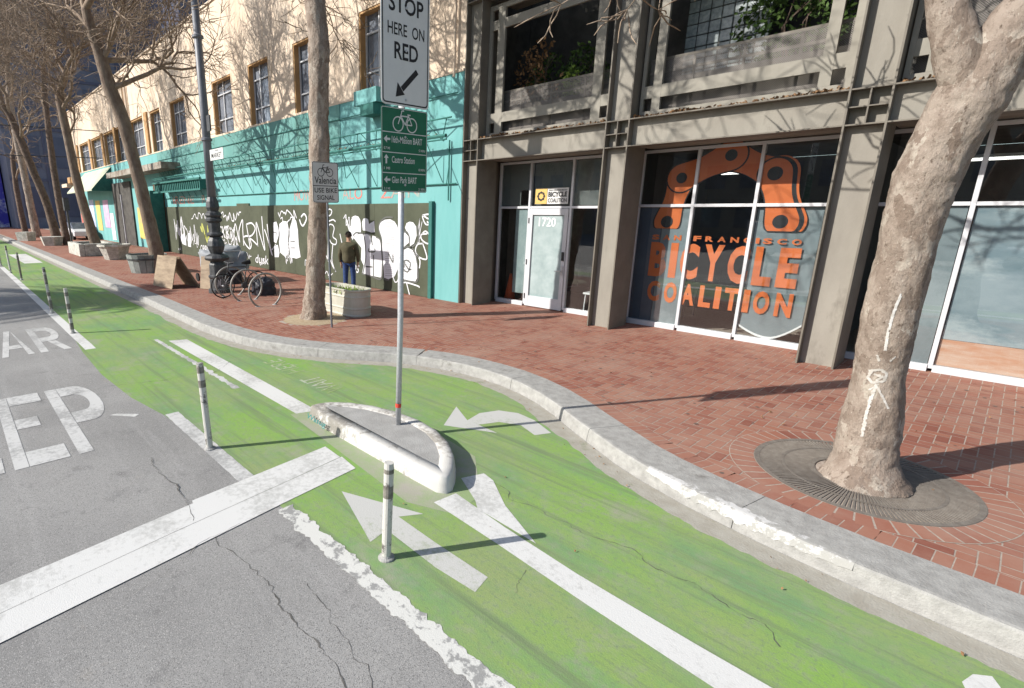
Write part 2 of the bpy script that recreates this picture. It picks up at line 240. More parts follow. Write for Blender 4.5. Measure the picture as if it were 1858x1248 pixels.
# ------------------------------------------------------------------ mesh helpers
class MB:
    def __init__(s): s.v=[]; s.f=[]; s.seg=[]
    def each(s,name,m,parent=None,**k):
        out=[]; s.seg.append((len(s.v),len(s.f)))
        for (v0,f0),(v1,f1) in zip(s.seg,s.seg[1:]):
            q=MB(); q.v=s.v[v0:v1]; q.f=[tuple(i-v0 for i in f) for f in s.f[f0:f1]]; out.append(q.build(name,m,parent,**k))
        return out
    def add(s,vs,fs):
        s.seg.append((len(s.v),len(s.f))); b=len(s.v); s.v+= [tuple(p) for p in vs]; s.f+=[tuple(b+i for i in f) for f in fs]; return s
    def box(s,x0,x1,y0,y1,z0,z1):
        return s.add([(x0,y0,z0),(x1,y0,z0),(x1,y1,z0),(x0,y1,z0),(x0,y0,z1),(x1,y0,z1),(x1,y1,z1),(x0,y1,z1)],[(0,3,2,1),(4,5,6,7),(0,1,5,4),(1,2,6,5),(2,3,7,6),(3,0,4,7)])
    def quad(s,a,b,c,d): return s.add([a,b,c,d],[(0,1,2,3)])
    def tube(s,pts,rads,seg=8,cap=True,squash=None,nz=None):
        pts=[Vector(p) for p in pts]; n=len(pts)
        if not hasattr(rads,'__len__'): rads=[rads]*n
        up=Vector((0,0,1)); t0=(pts[1]-pts[0]).normalized(); a=t0.cross(up)
        if a.length<.05: a=t0.cross(Vector((1,0,0)))
        a.normalize(); vs=[]; fs=[]
        for i,p in enumerate(pts):
            t=(pts[min(i+1,n-1)]-pts[max(i-1,0)]).normalized(); a=(a-t*a.dot(t)).normalized(); b=t.cross(a)
            for k in range(seg):
                th=2*math.pi*k/seg; dr=a*math.cos(th)+b*math.sin(th); r=rads[i]
                if nz: q=p+dr*r; r+=nz(q,dr,r)
                vs.append(p+dr*r)
        for i in range(n-1):
            for k in range(seg): k2=(k+1)%seg; fs.append((i*seg+k,i*seg+k2,(i+1)*seg+k2,(i+1)*seg+k))
        if cap: fs.append(tuple(range(seg-1,-1,-1))); fs.append(tuple((n-1)*seg+k for k in range(seg)))
        return s.add(vs,fs)
    def bar(s,a,b,w,h=None): 
        return s.tube([a,b],w*.7071,4)
    def lathe(s,prof,c=(0,0,0),seg=24,fl=0,cap=True):
        vs=[];fs=[];n=len(prof)
        for r,z in prof:
            for k in range(seg):
                th=2*math.pi*k/seg; rr=r*(1+fl*math.cos(th*8)) ; vs.append((c[0]+rr*math.cos(th),c[1]+rr*math.sin(th),c[2]+z))
        for i in range(n-1):
            for k in range(seg): k2=(k+1)%seg; fs.append((i*seg+k,i*seg+k2,(i+1)*seg+k2,(i+1)*seg+k))
        if cap: fs.append(tuple(range(seg-1,-1,-1))); fs.append(tuple((n-1)*seg+k for k in range(seg)))
        return s.add(vs,fs)
    def prism(s,poly,z0,z1):
        n=len(poly); vs=[(x,y,z0) for x,y in poly]+[(x,y,z1) for x,y in poly]
        fs=[tuple(range(n-1,-1,-1)),tuple(range(n,2*n))]+[(i,(i+1)%n,n+(i+1)%n,n+i) for i in range(n)]
        return s.add(vs,fs)
    def sheet(s,poly,z): return s.add([(p[0],p[1],z) for p in poly],[tuple(range(len(poly)))])
    def build(s,name,m,parent=None,smooth=False,bevel=0,**props):
        base=Vector(parent.get('_o',(0,0,0))) if parent else Vector((0,0,0))
        me=bpy.data.meshes.new(name); me.from_pydata([tuple(Vector(p)-base) for p in s.v],[],s.f); me.update()
        me.materials.append(K[m] if isinstance(m,str) else m)
        if smooth: me.polygons.foreach_set('use_smooth',[True]*len(me.polygons))
        o=bpy.data.objects.new(name,me); col.objects.link(o)
        if parent: o.parent=parent; o['_o']=tuple(base)
        if bevel:
            b=o.modifiers.new('bevel','BEVEL'); b.width=bevel; b.segments=2; b.limit_method='ANGLE'
        for k,v in props.items(): o[k]=v
        return o
def thing(name,label,cat,loc=(0,0,0),group=None):
    o=bpy.data.objects.new(name,None); col.objects.link(o); o.location=loc; o['_o']=tuple(loc); o['label']=label; o['category']=cat; o.empty_display_size=.2
    if group: o['group']=group
    return o
def struct(name,mb,m,**k): return mb.build(name,m,kind='structure',**k)
def copy_tree(o,parent=None):
    c=o.copy(); col.objects.link(c); c.parent=parent
    for ch in [x for x in o.children]: copy_tree(ch,c)
    return c
class Plane:
    def __init__(s,o,u,v,n): s.o=Vector(o); s.u=Vector(u); s.v=Vector(v); s.n=Vector(n)
    def p(s,a,b,off=0): return s.o+s.u*a+s.v*b+s.n*off
def YP(Y): return Plane((0,Y,0),(1,0,0),(0,0,1),(0,-1,0))     # facade planes facing the street
def XP(X): return Plane((X,0,0),(0,1,0),(0,0,1),(1,0,0))      # sign planes facing +X
def ribbon(mb,pl,pts,w,off,smooth=0,taper=False):
    P=[Vector(p) for p in pts]
    if smooth:
        Q=[]
        for i in range(len(P)-1):
            a,b,c,d_=P[max(i-1,0)],P[i],P[i+1],P[min(i+2,len(P)-1)]
            for k in range(smooth):
                t=k/smooth; Q.append(.5*((2*b)+(c-a)*t+(2*a-5*b+4*c-d_)*t*t+(3*b-a-3*c+d_)*t**3))
        Q.append(P[-1]); P=Q
    n=len(P); vs=[]
    for i,p in enumerate(P):
        t=(P[min(i+1,n-1)]-P[max(i-1,0)])
        if t.length<1e-9: t=Vector((1,0))
        t.normalize(); nn=Vector((-t.y,t.x)); ww=w/2*(1 if not taper else .4+.6*math.sin(math.pi*(i+.5)/n))
        vs.append(pl.p(*(p+nn*ww),off)); vs.append(pl.p(*(p-nn*ww),off))
    mb.add(vs,[(2*i,2*i+1,2*i+3,2*i+2) for i in range(n-1)])
def poly(mb,pl,pts,off): mb.add([pl.p(a,b,off) for a,b in pts],[tuple(range(len(pts)))])
def ringp(mb,pl,c,r0,r1,off,n=28,ry=1):
    vs=[]
    for k in range(n):
        th=2*math.pi*k/n; vs.append(pl.p(c[0]+r0*math.cos(th),c[1]+r0*ry*math.sin(th),off)); vs.append(pl.p(c[0]+r1*math.cos(th),c[1]+r1*ry*math.sin(th),off))
    mb.add(vs,[(2*k,2*k+1,(2*k+3)%(2*n),(2*k+2)%(2*n)) for k in range(n)])
_T={}
def text_geo(s,bold=0,space=1.0):
    k=(s,bold,space)
    if k in _T: return _T[k]
    c=bpy.data.curves.new('t','FONT'); c.body=s; c.size=1; c.offset=bold; c.space_character=space; c.resolution_u=3; c.fill_mode='FRONT'
    o=bpy.data.objects.new('t',c); col.objects.link(o); dg=bpy.context.evaluated_depsgraph_get(); dg.update()
    me=o.evaluated_get(dg).to_mesh(); V=[(v.co.x,v.co.y) for v in me.vertices]; F=[tuple(p.vertices) for p in me.polygons]
    bpy.data.objects.remove(o); bpy.data.curves.remove(c)
    x0=min(v[0] for v in V);x1=max(v[0] for v in V);y0=min(v[1] for v in V);y1=max(v[1] for v in V)
    _T[k]=([((a-x0)/(x1-x0),(b-y0)/(y1-y0)) for a,b in V],F); return _T[k]
def text(mb,pl,s,x0,y0,wd,ht,off=.002,bold=0,space=1.0,shear=0):
    V,F=text_geo(s,bold,space); mb.add([pl.p(x0+a*wd+shear*b*ht,y0+b*ht,off) for a,b in V],F)
def bikesym(mb,pl,cx,cy,s,t,off):
    r=.26*s
    for sx in(-1,1): ringp(mb,pl,(cx+sx*.33*s,cy),r-t,r,off)
    L=[((-.33,0),(-.18,.36)),((-.20,.28),(.17,.28)),((-.2,.28),(0,0)),((0,0),(.17,.32)),((0,0),(.33,0)),((.33,0),(.17,.28)),((-.18,.36),(-.18,.44)),((-.18,.44),(-.06,.46)),((.10,.34),(.25,.34))]
    for i,(a,b) in enumerate(L): ribbon(mb,pl,[(cx+a[0]*s,cy+a[1]*s),(cx+b[0]*s,cy+b[1]*s)],t,off+.0004*(i+1))
GP=lambda z:Plane((0,0,z),(1,0,0),(0,1,0),(0,0,1))
def gpoly(px,z=0.,zz=None):
    return [(p.x,p.y) for p in [G(a,b,z) for a,b in px]]
# ------------------------------------------------------------------ ground, lane, pavement
mb=MB(); mb.sheet([(-400,-200),(200,-200),(200,300),(-400,300)],0); struct('road',mb,'asphalt')
KO=[(-140,3.9),(-60,3.9),(-30,3.92),(-21.2,3.93),(-15.6,3.95),(-12.5,3.9),(-11.2,3.88),(-10.2,3.93),(-9.4,4.03),(-8.76,4.2),(-8.1,4.45),(-7.44,4.82),(-7.0,5.14),(-6.6,5.44),(-6.2,5.66),(-5.8,5.81),(-5.4,5.9),(-5.0,5.93),(-4.6,5.91),(-4.2,5.83),(-3.8,5.69),(-3.4,5.49),(-3.0,5.25),(-2.6,5.03),(-2.25,4.84),(-1.9,4.7),(-1.47,4.57),(-.9,4.46),(-.33,4.39),(.5,4.35),(3,4.32),(30,4.3)]
def offs(pts,d):
    o=[]
    for i,p in enumerate(pts):
        a=Vector(pts[max(i-1,0)]);b=Vector(pts[min(i+1,len(pts)-1)]);t=(b-a).normalized(); o.append((p[0]-t.y*d,p[1]+t.x*d))
    return o
def resample2(pts,step):
    out=[Vector(pts[0])]
    for a,b in zip(pts,pts[1:]):
        a=Vector(a);b=Vector(b);n=max(1,int((b-a).length/step)) if a[0]>-16 and b[0]<6 else 1
        for k in range(1,n+1): out.append(a+(b-a)*k/n)
    return out
KB=offs(KO,.44); KF=offs(KO,-.035); KG=offs(KO,-.30)
def ky(pts,x):
    for a,b in zip(pts,pts[1:]):
        if a[0]<=x<=b[0]: return a[1]+(b[1]-a[1])*(x-a[0])/(b[0]-a[0]+1e-9)
    return pts[-1][1]
mb=MB(); mb.sheet(KG+KF[::-1],.0015); struct('gutter',mb,'gutter')
# green lane: left edge along the lane line, right edge at the gutter
left=[(30,1.84),(-4.4,1.84),(-6.58,1.73),(-7.6,1.58),(-9,1.51),(-10.7,1.55),(-14,1.75),(-42,1.8),(-60,1.8)]
kg=[p for p in offs(KO,-.26) if -58<p[0]<29]
kg=resample2([(-60,3.62)]+kg+[(30,4.0)],.05)
kg=[(p.x,p.y+.05*noise.noise(Vector((p.x*1.3,7,0)))+.035*noise.noise(Vector((p.x*6,7,0)))+.02*noise.noise(Vector((p.x*22,7,0)))) for p in kg]
mb=MB(); mb.sheet(left[::-1]+kg[::-1],.003); struct('bike_lane',mb,'green')
# bare concrete round the island foot
mb=MB(); mb.sheet([(-5.6,2.95),(-3.1,2.72),(-2.7,2.9),(-2.75,3.3),(-3.3,3.85),(-4.2,4.0),(-5.1,3.85),(-5.6,3.35)],.0040); struct('island_apron',mb,worn('worn_green_concrete',(.33,.315,.265),(.25,.33,.16),thr=.44,soft=.16,scale=4))
# pavement
mb=MB(); mb.sheet([(-140,9)]+[(p[0],p[1]) for p in offs(KO,.25)]+[(30,14),(-140,14)],.1482); struct('pavement',mb,'mortar')
W=.107; gp=.005; mb=MB()
grates=[((-.57,6.0),.80),((-9.98,6.0),.72)]
def inpav(x,y):
    if y>11.05 or y<ky(KB,x)-.06: return False
    if y>10.3 and x<-9.4: return False
    for (cx,cy),r in grates:
        if (x-cx)**2+(y-cy)**2<(r-.01)**2: return False
    return True
for i in range(int(-46/W),int(3.2/W)):
    for j in range(int(4/W),int(11.1/W)):
        k=(i-j)%4; x,y=i*W,j*W
        if k==0: x0,x1,y0,y1=x,x+2*W,y,y+W
        elif k==3: x0,x1,y0,y1=x,x+W,y,y+2*W
        else: continue
        if not inpav((x0+x1)/2,(y0+y1)/2): continue
        z=.150+R.uniform(-.0006,.0008); mb.add([(x0+gp,y0+gp,z),(x1-gp,y0+gp,z),(x1-gp,y1-gp,z),(x0+gp,y1-gp,z)],[(0,1,2,3)])
for (cx,cy),rr in grates[:1]:
    N=48
    for k in range(N):
        a0=2*math.pi*(k+.06)/N;a1=2*math.pi*(k+.94)/N; P=[(cx+r_*math.cos(a),cy+r_*math.sin(a)) for r_,a in ((rr+.004,a0),(rr+.205,a0),(rr+.205,a1),(rr+.004,a1))]
        if min(p[1]-ky(KB,p[0]) for p in P)>-.02: mb.add([(x,y,.1535) for x,y in P],[(0,1,2,3)])
# soldier course behind the kerb
def resample(pts,step):
    out=[Vector(pts[0])]
    for a,b in zip(pts,pts[1:]):
        a=Vector(a);b=Vector(b);L=(b-a).length;n=max(1,int(round(L/step)))
        for k in range(1,n+1): out.append(a+(b-a)*k/n)
    return out
SO=resample([p for p in KB if -30<p[0]<6],.105); base_=MB()
for a,b in zip(SO,SO[1:]):
    t=(b-a).normalized(); nn=Vector((-t.y,t.x)); a2=a+t*.004; b2=b-t*.004
    mb.add([(a2.x,a2.y,.1532),(b2.x,b2.y,.1532),((b2+nn*.2).x,(b2+nn*.2).y,.1532),((a2+nn*.2).x,(a2+nn*.2).y,.1532)],[(0,1,2,3)])
    base_.add([(a.x,a.y,.1522),(b.x,b.y,.1522),((b+nn*.207).x,(b+nn*.207).y,.1522),((a+nn*.207).x,(a+nn*.207).y,.1522)],[(0,1,2,3)])
for (cx,cy),rr in grates[:1]: ringp_=[(cx+(rr+d_)*math.cos(a/36*math.pi),cy+(rr+d_)*math.sin(a/36*math.pi),.1524) for a in range(72) for d_ in (-.02,.212)]; base_.add(ringp_,[(2*k,2*k+1,(2*k+3)%144,(2*k+2)%144) for k in range(72)])
struct('brick_paving',mb,'brick'); struct('paving_mortar',base_,'mortar')
mb=MB(); mb.sheet([(-140,ky(KB,-140)),(-46,ky(KB,-46)),(-46,10),(-140,10)],.15); struct('far_brick_paving',mb,'brick')
# kerb stones
def resample(pts,step):
    out=[Vector(pts[0])];acc=0
    for a,b in zip(pts,pts[1:]):
        a=Vector(a);b=Vector(b);L=(b-a).length;n=max(1,int(L/step))
        for k in range(1,n+1): out.append(a+(b-a)*k/n)
    return out
near=[p for p in KO if p[0]>-61]
rs=resample(near,.15); 
mb=MB(); seglen=0; cur=[]
def flush(cur):
    if len(cur)<2: return
    vs=[];fs=[]
    for i,p in enumerate(cur):
        a=cur[max(i-1,0)];b=cur[min(i+1,len(cur)-1)];t=(b-a).normalized();nn=Vector((-t.y,t.x))
        hz=.156+.003*noise.noise(Vector((p.x*.7,0,3)))
        for o_,z in ((-.03,-.02),(-.022,.05),(-.006,.137),(.005,.152),(.03,hz),(.44,hz),(.44,.10)): q=p+nn*o_; vs.append((q.x,q.y,z))
    for i in range(len(cur)-1):
        for k in range(6): fs.append((i*7+k,i*7+k+1,(i+1)*7+k+1,(i+1)*7+k))
    m_=len(cur)-1; fs.append(tuple(range(6,-1,-1))); fs.append(tuple(m_*7+k for k in range(7))); mb.add(vs,fs)
for i,p in enumerate(rs):
    cur.append(p)
    if len(cur)>1: seglen+=(cur[-1]-cur[-2]).length
    if seglen>1.75 and p.x<4:
        e=cur[-1]; t=(cur[-1]-cur[-2]).normalized(); cur[-1]=e-t*.003; flush(cur); cur=[e+t*.003]; seglen=0
flush(cur); struct('kerb',mb,'kerb')
# worn white paint along the near kerb edge
mb=MB(); L=[p for p in resample([p for p in KO if -2.0<p[0]<.3],.025)]
vs=[];n=len(L)
for i,p in enumerate(L):
    a=L[max(i-1,0)];b=L[min(i+1,n-1)];t=(b-a).normalized();nn=Vector((-t.y,t.x)); f=max(0,min(1,(p.x+2.0)/.5))*max(0,min(1,(.1-p.x)/.7))
    rg_=.5+1.0*abs(noise.noise(Vector((p.x*9,1,1))))+.5*abs(noise.noise(Vector((p.x*31,1,4)))); top=.03+.075*f*rg_; low=.13-.07*f*rg_
    hz=.156+.003*noise.noise(Vector((p.x*.7,0,3)))
    for o_,z in ((-.0225-.001,low),(-.0065-.0015,.1382),(.005-.001,.1532),(.03,hz+.0012),(top,hz+.0012)): q=p+nn*o_; vs.append((q.x,q.y,z))
mb.add(vs,[(5*i+k,5*i+k+1,5*i+6+k,5*i+5+k) for i in range(n-1) for k in range(4)]); struct('kerb_paint',mb,worn('kerb_white_paint',(.56,.555,.54),(.33,.325,.305),thr=.50,soft=.04,scale=13))
# ------------------------------------------------------------------ road markings
def mark(name,polys,m,z=.010):
    mb=MB(); 
    for i,p in enumerate(polys): mb.sheet(p,z*.45+.0003*i)
    return struct(name,mb,m)
def rough_strip(x0,x1,y0,y1,amp,step=.05,seed=0):
    a=[];b=[];n=int(abs(x1-x0)/step)
    for i in range(n+1):
        x=x0+(x1-x0)*i/n; a.append((x,y0+amp*noise.noise(Vector((x*7,seed,0)))+amp*.6*noise.noise(Vector((x*23,seed,5))))); b.append((x,y1+amp*noise.noise(Vector((x*7,seed+9,0)))+amp*.6*noise.noise(Vector((x*23,seed+9,5)))))
    return a+b[::-1]
mark('stop_line',[[(-4.52,2.78),(-4.35,1.28),(-4.30,1.27),(-4.17,.35),(-4.0,-1.0),(-3.8,-2.3),(-3.5,-2.3),(-3.68,-.8),(-3.86,.3),(-3.97,1.0),(-4.10,2.0),(-4.205,2.76)]],'white',.016)
mark('stop_line',[[(-4.20,2.78),(-4.095,2.0),(-3.965,1.0),(-3.856,.3),(-3.676,-.8),(-3.5,-2.3),(-3.22,-2.3),(-3.40,-.8),(-3.56,.3),(-3.66,1.0),(-3.79,1.9),(-3.9,2.74)]],'white',.016)
mark('lane_edge_line',[rough_strip(-4.35,-6.62,1.74,1.90,.008,seed=1)],'white_old')
mark('lane_edge_line',[rough_strip(-3.72,-.2,1.78,1.93,.045,.02,seed=3)],worn('chipped_road_paint',(.58,.58,.545),(.28,.28,.27),thr=.455,soft=.03,scale=11),.013)
mark('lane_edge_line',[rough_strip(-10.9,-30,1.62,1.80,.006,.3,seed=4)],'white')
mark('separator_line',[[(-10.62,3.02),(-10.5,3.34),(-5.5,3.28),(-5.58,3.02)]],'white')
mark('old_separator_line',[rough_strip(-10.9,-7.0,2.82,2.9,.04,.05,seed=6)],'white_old',.0095)
mark('merge_line',[[(-2.94,2.90),(-2.92,3.16),(-2.3,3.08),(-1.6,3.02),(-.8,3.0),(-.34,3.0),(3,2.98),(3,2.74),(-.6,2.76),(-1.4,2.80),(-2.2,2.86)]],'white')
mark('merge_line',[[(-3.08,3.40),(-3.0,3.64),(-2.85,3.6),(-2.5,3.34),(-2.0,3.09),(-2.62,3.115),(-2.72,3.2)]],'white',.012)
mark('turn_arrow',[gpoly([(805,772),(828,738),(848,763),(870,750),(905,745),(940,750),(970,763),(1000,786),(970,790),(945,772),(905,766),(868,771),(902,786)])],'white_grey')
mark('straight_arrow',[gpoly([(620,892),(768,933),(723,938),(790,985),(885,1048),(862,1075),(790,1030),(702,962),(672,984)])],'white_grey')
mark('far_box_marking',[[(-38.5,2.6),(-38.5,3.45),(-31.4,3.45),(-31.4,2.7)]],'white')
mark('short_dash',[[(-7.06,1.2),(-7.06,1.28),(-6.86,1.5),(-6.8,1.43)]],'white',.006)
mark('bike_symbol_edge',[[(p[0],p[1]) for p in gpoly([(1745,1238),(1765,1224),(1800,1228),(1815,1248),(1830,1290),(1770,1290)])]],'white')
# lettering on the road, read by drivers heading towards -X
def letter(strokes,X0,X1,Y0,Y1):   # unit box: a to the right (+Y), b up (-X)
    return [[(X0+(X1-X0)*b,Y0+(Y1-Y0)*a) for a,b in s] for s in strokes]
def arc(cx,cy,rx,ry,a0,a1,n=10): return [(cx+rx*math.cos(math.radians(a0+(a1-a0)*i/n)),cy+ry*math.sin(math.radians(a0+(a1-a0)*i/n))) for i in range(n+1)]
LE=[[(0,0),(.25,0),(.25,1),(0,1)],[(.26,0),(1,0),(1,.16),(.26,.16)],[(.26,.46),(.75,.46),(.75,.6),(.26,.6)],[(.26,.84),(1,.84),(1,1),(.26,1)]]
LP=[[(0,0),(.25,0),(.25,1),(0,1)],[(.26,.38)]+[(.6,.38)]+arc(.6,.69,.4,.31,-85,85)+[(.6,1),(.26,1),(.26,.84)]+[(.55,.84)]+arc(.55,.69,.2,.14,85,-85)+[(.26,.54)]]
LR=LP+[[(.45,.37),(.72,.37),(1,0),(.75,0)]]
LA=[[(0,0),(.2,0),(.62,1),(.4,1)],[(.8,0),(1,0),(.63,.995)],[(.25,.25),(.75,.25),(.70,.38),(.32,.38)]]
LL=LE[:2]
LK=[LE[0][0:4],[(.26,.45),(.72,1),(1,1),(.45,.5),(1,0),(.72,0),(.26,.42)]]
def word(name,ls,X0,X1,m='white_old'):
    for L_,a,b in ls:
        mb=MB()
        for i,s in enumerate(letter(L_,X0,X1,a,b)): mb.sheet(s,.0036+.0003*i)
        struct(name,mb,m)
word('road_lettering',[(LP,.70,1.25),(LE,.14,.62),(LE,-.42,.06),(LK,-1.0,-.50)],-6.06,-8.66)
word('road_lettering',[(LR,.97,1.46),(LA,.40,.88),(LE,-.2,.28),(LL,-.75,-.3)],-11.2,-13.7)
mb=MB(); pl=Plane((0,0,.0054),(-1,0,0),(0,-1,0),(0,0,1))
text(mb,pl,'WAIT',5.95,-4.05,.80,.32,0); text(mb,pl,'HERE',7.12,-4.07,.90,.32,0); struct('wait_here_lettering',mb,worn('nearly_gone_paint',(.40,.43,.34),(.24,.32,.13),thr=.47,soft=.08,scale=16))
# cracks and tar lines
def crack(px,w=.012,z=.004,seed=0,amp=.04):
    P=[G(a,b) for a,b in px]; Q=[]; z*=.45
    for a,b in zip(P,P[1:]):
        n=max(2,int((b-a).length/.022))
        for k in range(n):
            q=a+(b-a)*k/n; j=lambda s_: amp*noise.noise(Vector((q.x*5,q.y*5,seed+s_)))+.022*noise.noise(Vector((q.x*21,q.y*21,seed+s_)))+.008*noise.noise(Vector((q.x*60,q.y*60,seed+s_))); Q.append((q.x+j(0),q.y+j(7)))
    mb=MB(); vs=[];n=len(Q)
    for i,p in enumerate(Q):
        t=(Vector(Q[min(i+1,n-1)])-Vector(Q[max(i-1,0)])).normalized(); ww=w*.62*max(.08,(.15+1.5*abs(noise.noise(Vector((p[0]*9,p[1]*9,seed))))))
        vs+=[(p[0]-t.y*ww,p[1]+t.x*ww,z),(p[0]+t.y*ww,p[1]-t.x*ww,z)]
    mb.add(vs,[(2*i,2*i+1,2*i+3,2*i+2) for i in range(n-1)]); struct('road_crack',mb,'crack')
crack([(270,830),(290,860),(320,885),(345,915),(352,950)],.011,.0185)
crack([(390,965),(398,990),(430,1000),(470,1050),(505,1090),(555,1150),(600,1200),(640,1260)],.010,.005,1)
crack([(20,735),(100,722),(200,700),(300,690),(362,676)],.007,.0125,2,.06)
crack([(372,690),(395,672),(420,655)],.007,.0125,2)
crack([(885,875),(960,920),(1080,975),(1200,1030),(1300,1080),(1400,1150),(1420,1180)],.006,.0128,3,.1)
crack([(560,1060),(620,1140),(650,1200),(690,1260)],.006,.005,4,.1)
crack([(230,1085),(300,1040),(370,985),(440,950)],.004,.0185,5)
crack([(930,1080),(945,1045),(960,1030)],.005,.0128,6)
crack([(150,640),(200,637),(280,632)],.005,.0085,9)
# fallen leaves on the road and pavement
def leaves(name,spots,label,m='leafd',size=.035,**k):
    mb=MB()
    for x,y,z in spots:
        s=size*R.uniform(.6,1.3); a=R.uniform(0,6.28); t=R.uniform(-.9,.9); u=Vector((math.cos(a),math.sin(a),t)).normalized()*s; v=Vector((-math.sin(a),math.cos(a),R.uniform(-.8,.8))).normalized()*s*.7
        c=Vector((x,y,z+abs(u.z)+abs(v.z)*.3)); mb.add([c-u,c-v*.8,c+u,c+v,c+Vector((0,0,s*.3))],[(0,1,4),(1,2,4),(2,3,4),(3,0,4)])
    return mb.build(name,m,kind='stuff',label=label,category='leaves')
sp=[]
for i in range(70):
    t=R.choice([p for p in KG if -9<p[0]<1]); sp.append((t[0]+R.uniform(-.3,.3),ky(KF,t[0])-R.uniform(.02,.3) ,.01))
for i in range(14): p=G(R.uniform(700,1500),R.uniform(640,1100)); sp.append((p.x,p.y,.012)) if p.y<4.2 else 0
leaves('leaf_litter',[s for s in sp],'few dry brown leaves and bits scattered in the gutter along the kerb',size=.012)
# ------------------------------------------------------------------ grey shop building
bld=thing('office_building','taupe steel framed shop building with large ground floor windows and balcony grilles','building',(-3.6,10.5,.15))
COLX=[-9.34,-5.64,-2.0,1.64,5.28]; CW=.48
BZ=[(3.66,4.15),(7.08,7.56)]
for cx in COLX:
    mb=MB()
    for z0,z1 in ((.15,3.655),(4.155,7.075),(7.565,9.6)):
        mb.box(cx+.025,cx+CW-.025,10.13,10.68,z0,z1)
    o=mb.build('column','panel',bld)
    m2=MB()
    for z0,z1 in ((.15,9.6),):
        m2.box(cx,cx+.024,9.98,10.70,z0,z1); m2.box(cx+CW-.024,cx+CW,9.98,10.70,z0,z1)
    for z0,z1 in BZ:
        mz=(z0+z1)/2; m2.box(cx+.025,cx+CW-.025,9.985,10.3,z0,z0+.02); m2.box(cx+.025,cx+CW-.025,9.985,10.3,z1-.02,z1)
        m2.box(cx+.025,cx+CW-.025,9.99,10.14,mz-.008,mz+.008); m2.box(cx+CW/2-.009,cx+CW/2+.009,9.992,10.139,z0+.021,z1-.021)
    m2.each('flange','steel',o)
    m3=MB()
    for z0,z1 in BZ: m3.box(cx+.026,cx+CW-.026,10.142,10.4,z0+.02,z1-.02)
    m3.each('joint_panel','panel',o)
for a,b in zip(COLX,COLX[1:]):
    x0,x1=a+CW+.001,b-.001
    for z0,z1 in BZ:
        mb=MB(); mb.box(x0,x1,10.14,11.2,z0+.022,z1-.022); o=mb.build('beam','panel',bld)
        m2=MB(); m2.box(x0,x1,9.982,10.30,z0,z0+.02); m2.box(x0,x1,9.982,10.30,z1-.02,z1); m2.each('flange','steel',o)
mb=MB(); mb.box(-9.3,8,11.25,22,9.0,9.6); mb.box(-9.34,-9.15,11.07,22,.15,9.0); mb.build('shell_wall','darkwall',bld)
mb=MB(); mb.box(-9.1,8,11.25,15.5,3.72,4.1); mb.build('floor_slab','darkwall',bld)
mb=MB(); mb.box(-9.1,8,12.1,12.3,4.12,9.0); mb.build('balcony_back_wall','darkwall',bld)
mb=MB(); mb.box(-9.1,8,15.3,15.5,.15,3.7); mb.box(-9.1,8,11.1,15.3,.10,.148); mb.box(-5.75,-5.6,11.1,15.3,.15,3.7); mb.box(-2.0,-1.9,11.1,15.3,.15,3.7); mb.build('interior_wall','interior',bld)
# jambs beside the glazing
mb=MB()
for cx in COLX: mb.box(cx+.04,cx+CW-.172,10.71,11.08,.15,9.0)
mb.each('jamb','steel',bld)
# glazing
def window(name,x0,x1,mull,tz,z0=.2,z1=3.66,Y=11.0,fw=.055,skip_low=None):
    fr=MB()
    fr.box(x0,x0+fw,Y-.04,Y+.05,z0,z1); fr.box(x1-fw,x1,Y-.04,Y+.05,z0,z1)
    for m_ in mull: fr.box(m_-fw/2,m_+fw/2,Y-.04,Y+.05,z0,z1)
    xs=[x0+fw/2]+list(mull)+[x1-fw/2]
    for a,b in zip(xs,xs[1:]):
        a2,b2=a+fw/2+.001,b-fw/2-.001
        fr.box(a2,b2,Y-.036,Y+.046,z1-fw,z1-.001); fr.box(a2,b2,Y-.036,Y+.046,tz-fw/2,tz+fw/2)
        if skip_low and skip_low[0]<(a+b)/2<skip_low[1]: continue
        fr.box(a2,b2,Y-.06,Y+.05,z0-.05,z0+fw)
    f=fr.build(name,'alu',bld,bevel=.004)
    g=MB()
    for a,b in zip(xs,xs[1:]):
        a2,b2=a+fw/2,b-fw/2
        g.add([(a2,Y,tz),(b2,Y,tz),(b2,Y,z1-.02),(a2,Y,z1-.02)],[(0,1,2,3)])
        if skip_low and skip_low[0]<(a+b)/2<skip_low[1]: continue
        g.add([(a2,Y,z0),(b2,Y,z0),(b2,Y,tz-.002),(a2,Y,tz-.002)],[(0,1,2,3)])
    g.build('pane','glass',f); return f
w1=window('window_wall',-8.95,-5.75,[-8.0,-6.86],2.575,skip_low=(-8,-6.9))
w2=window('window_wall',-5.33,-2.08,[-4.245,-3.21],2.595)
w3=window('window_wall',-1.69,1.6,[-.56,.52],2.595)
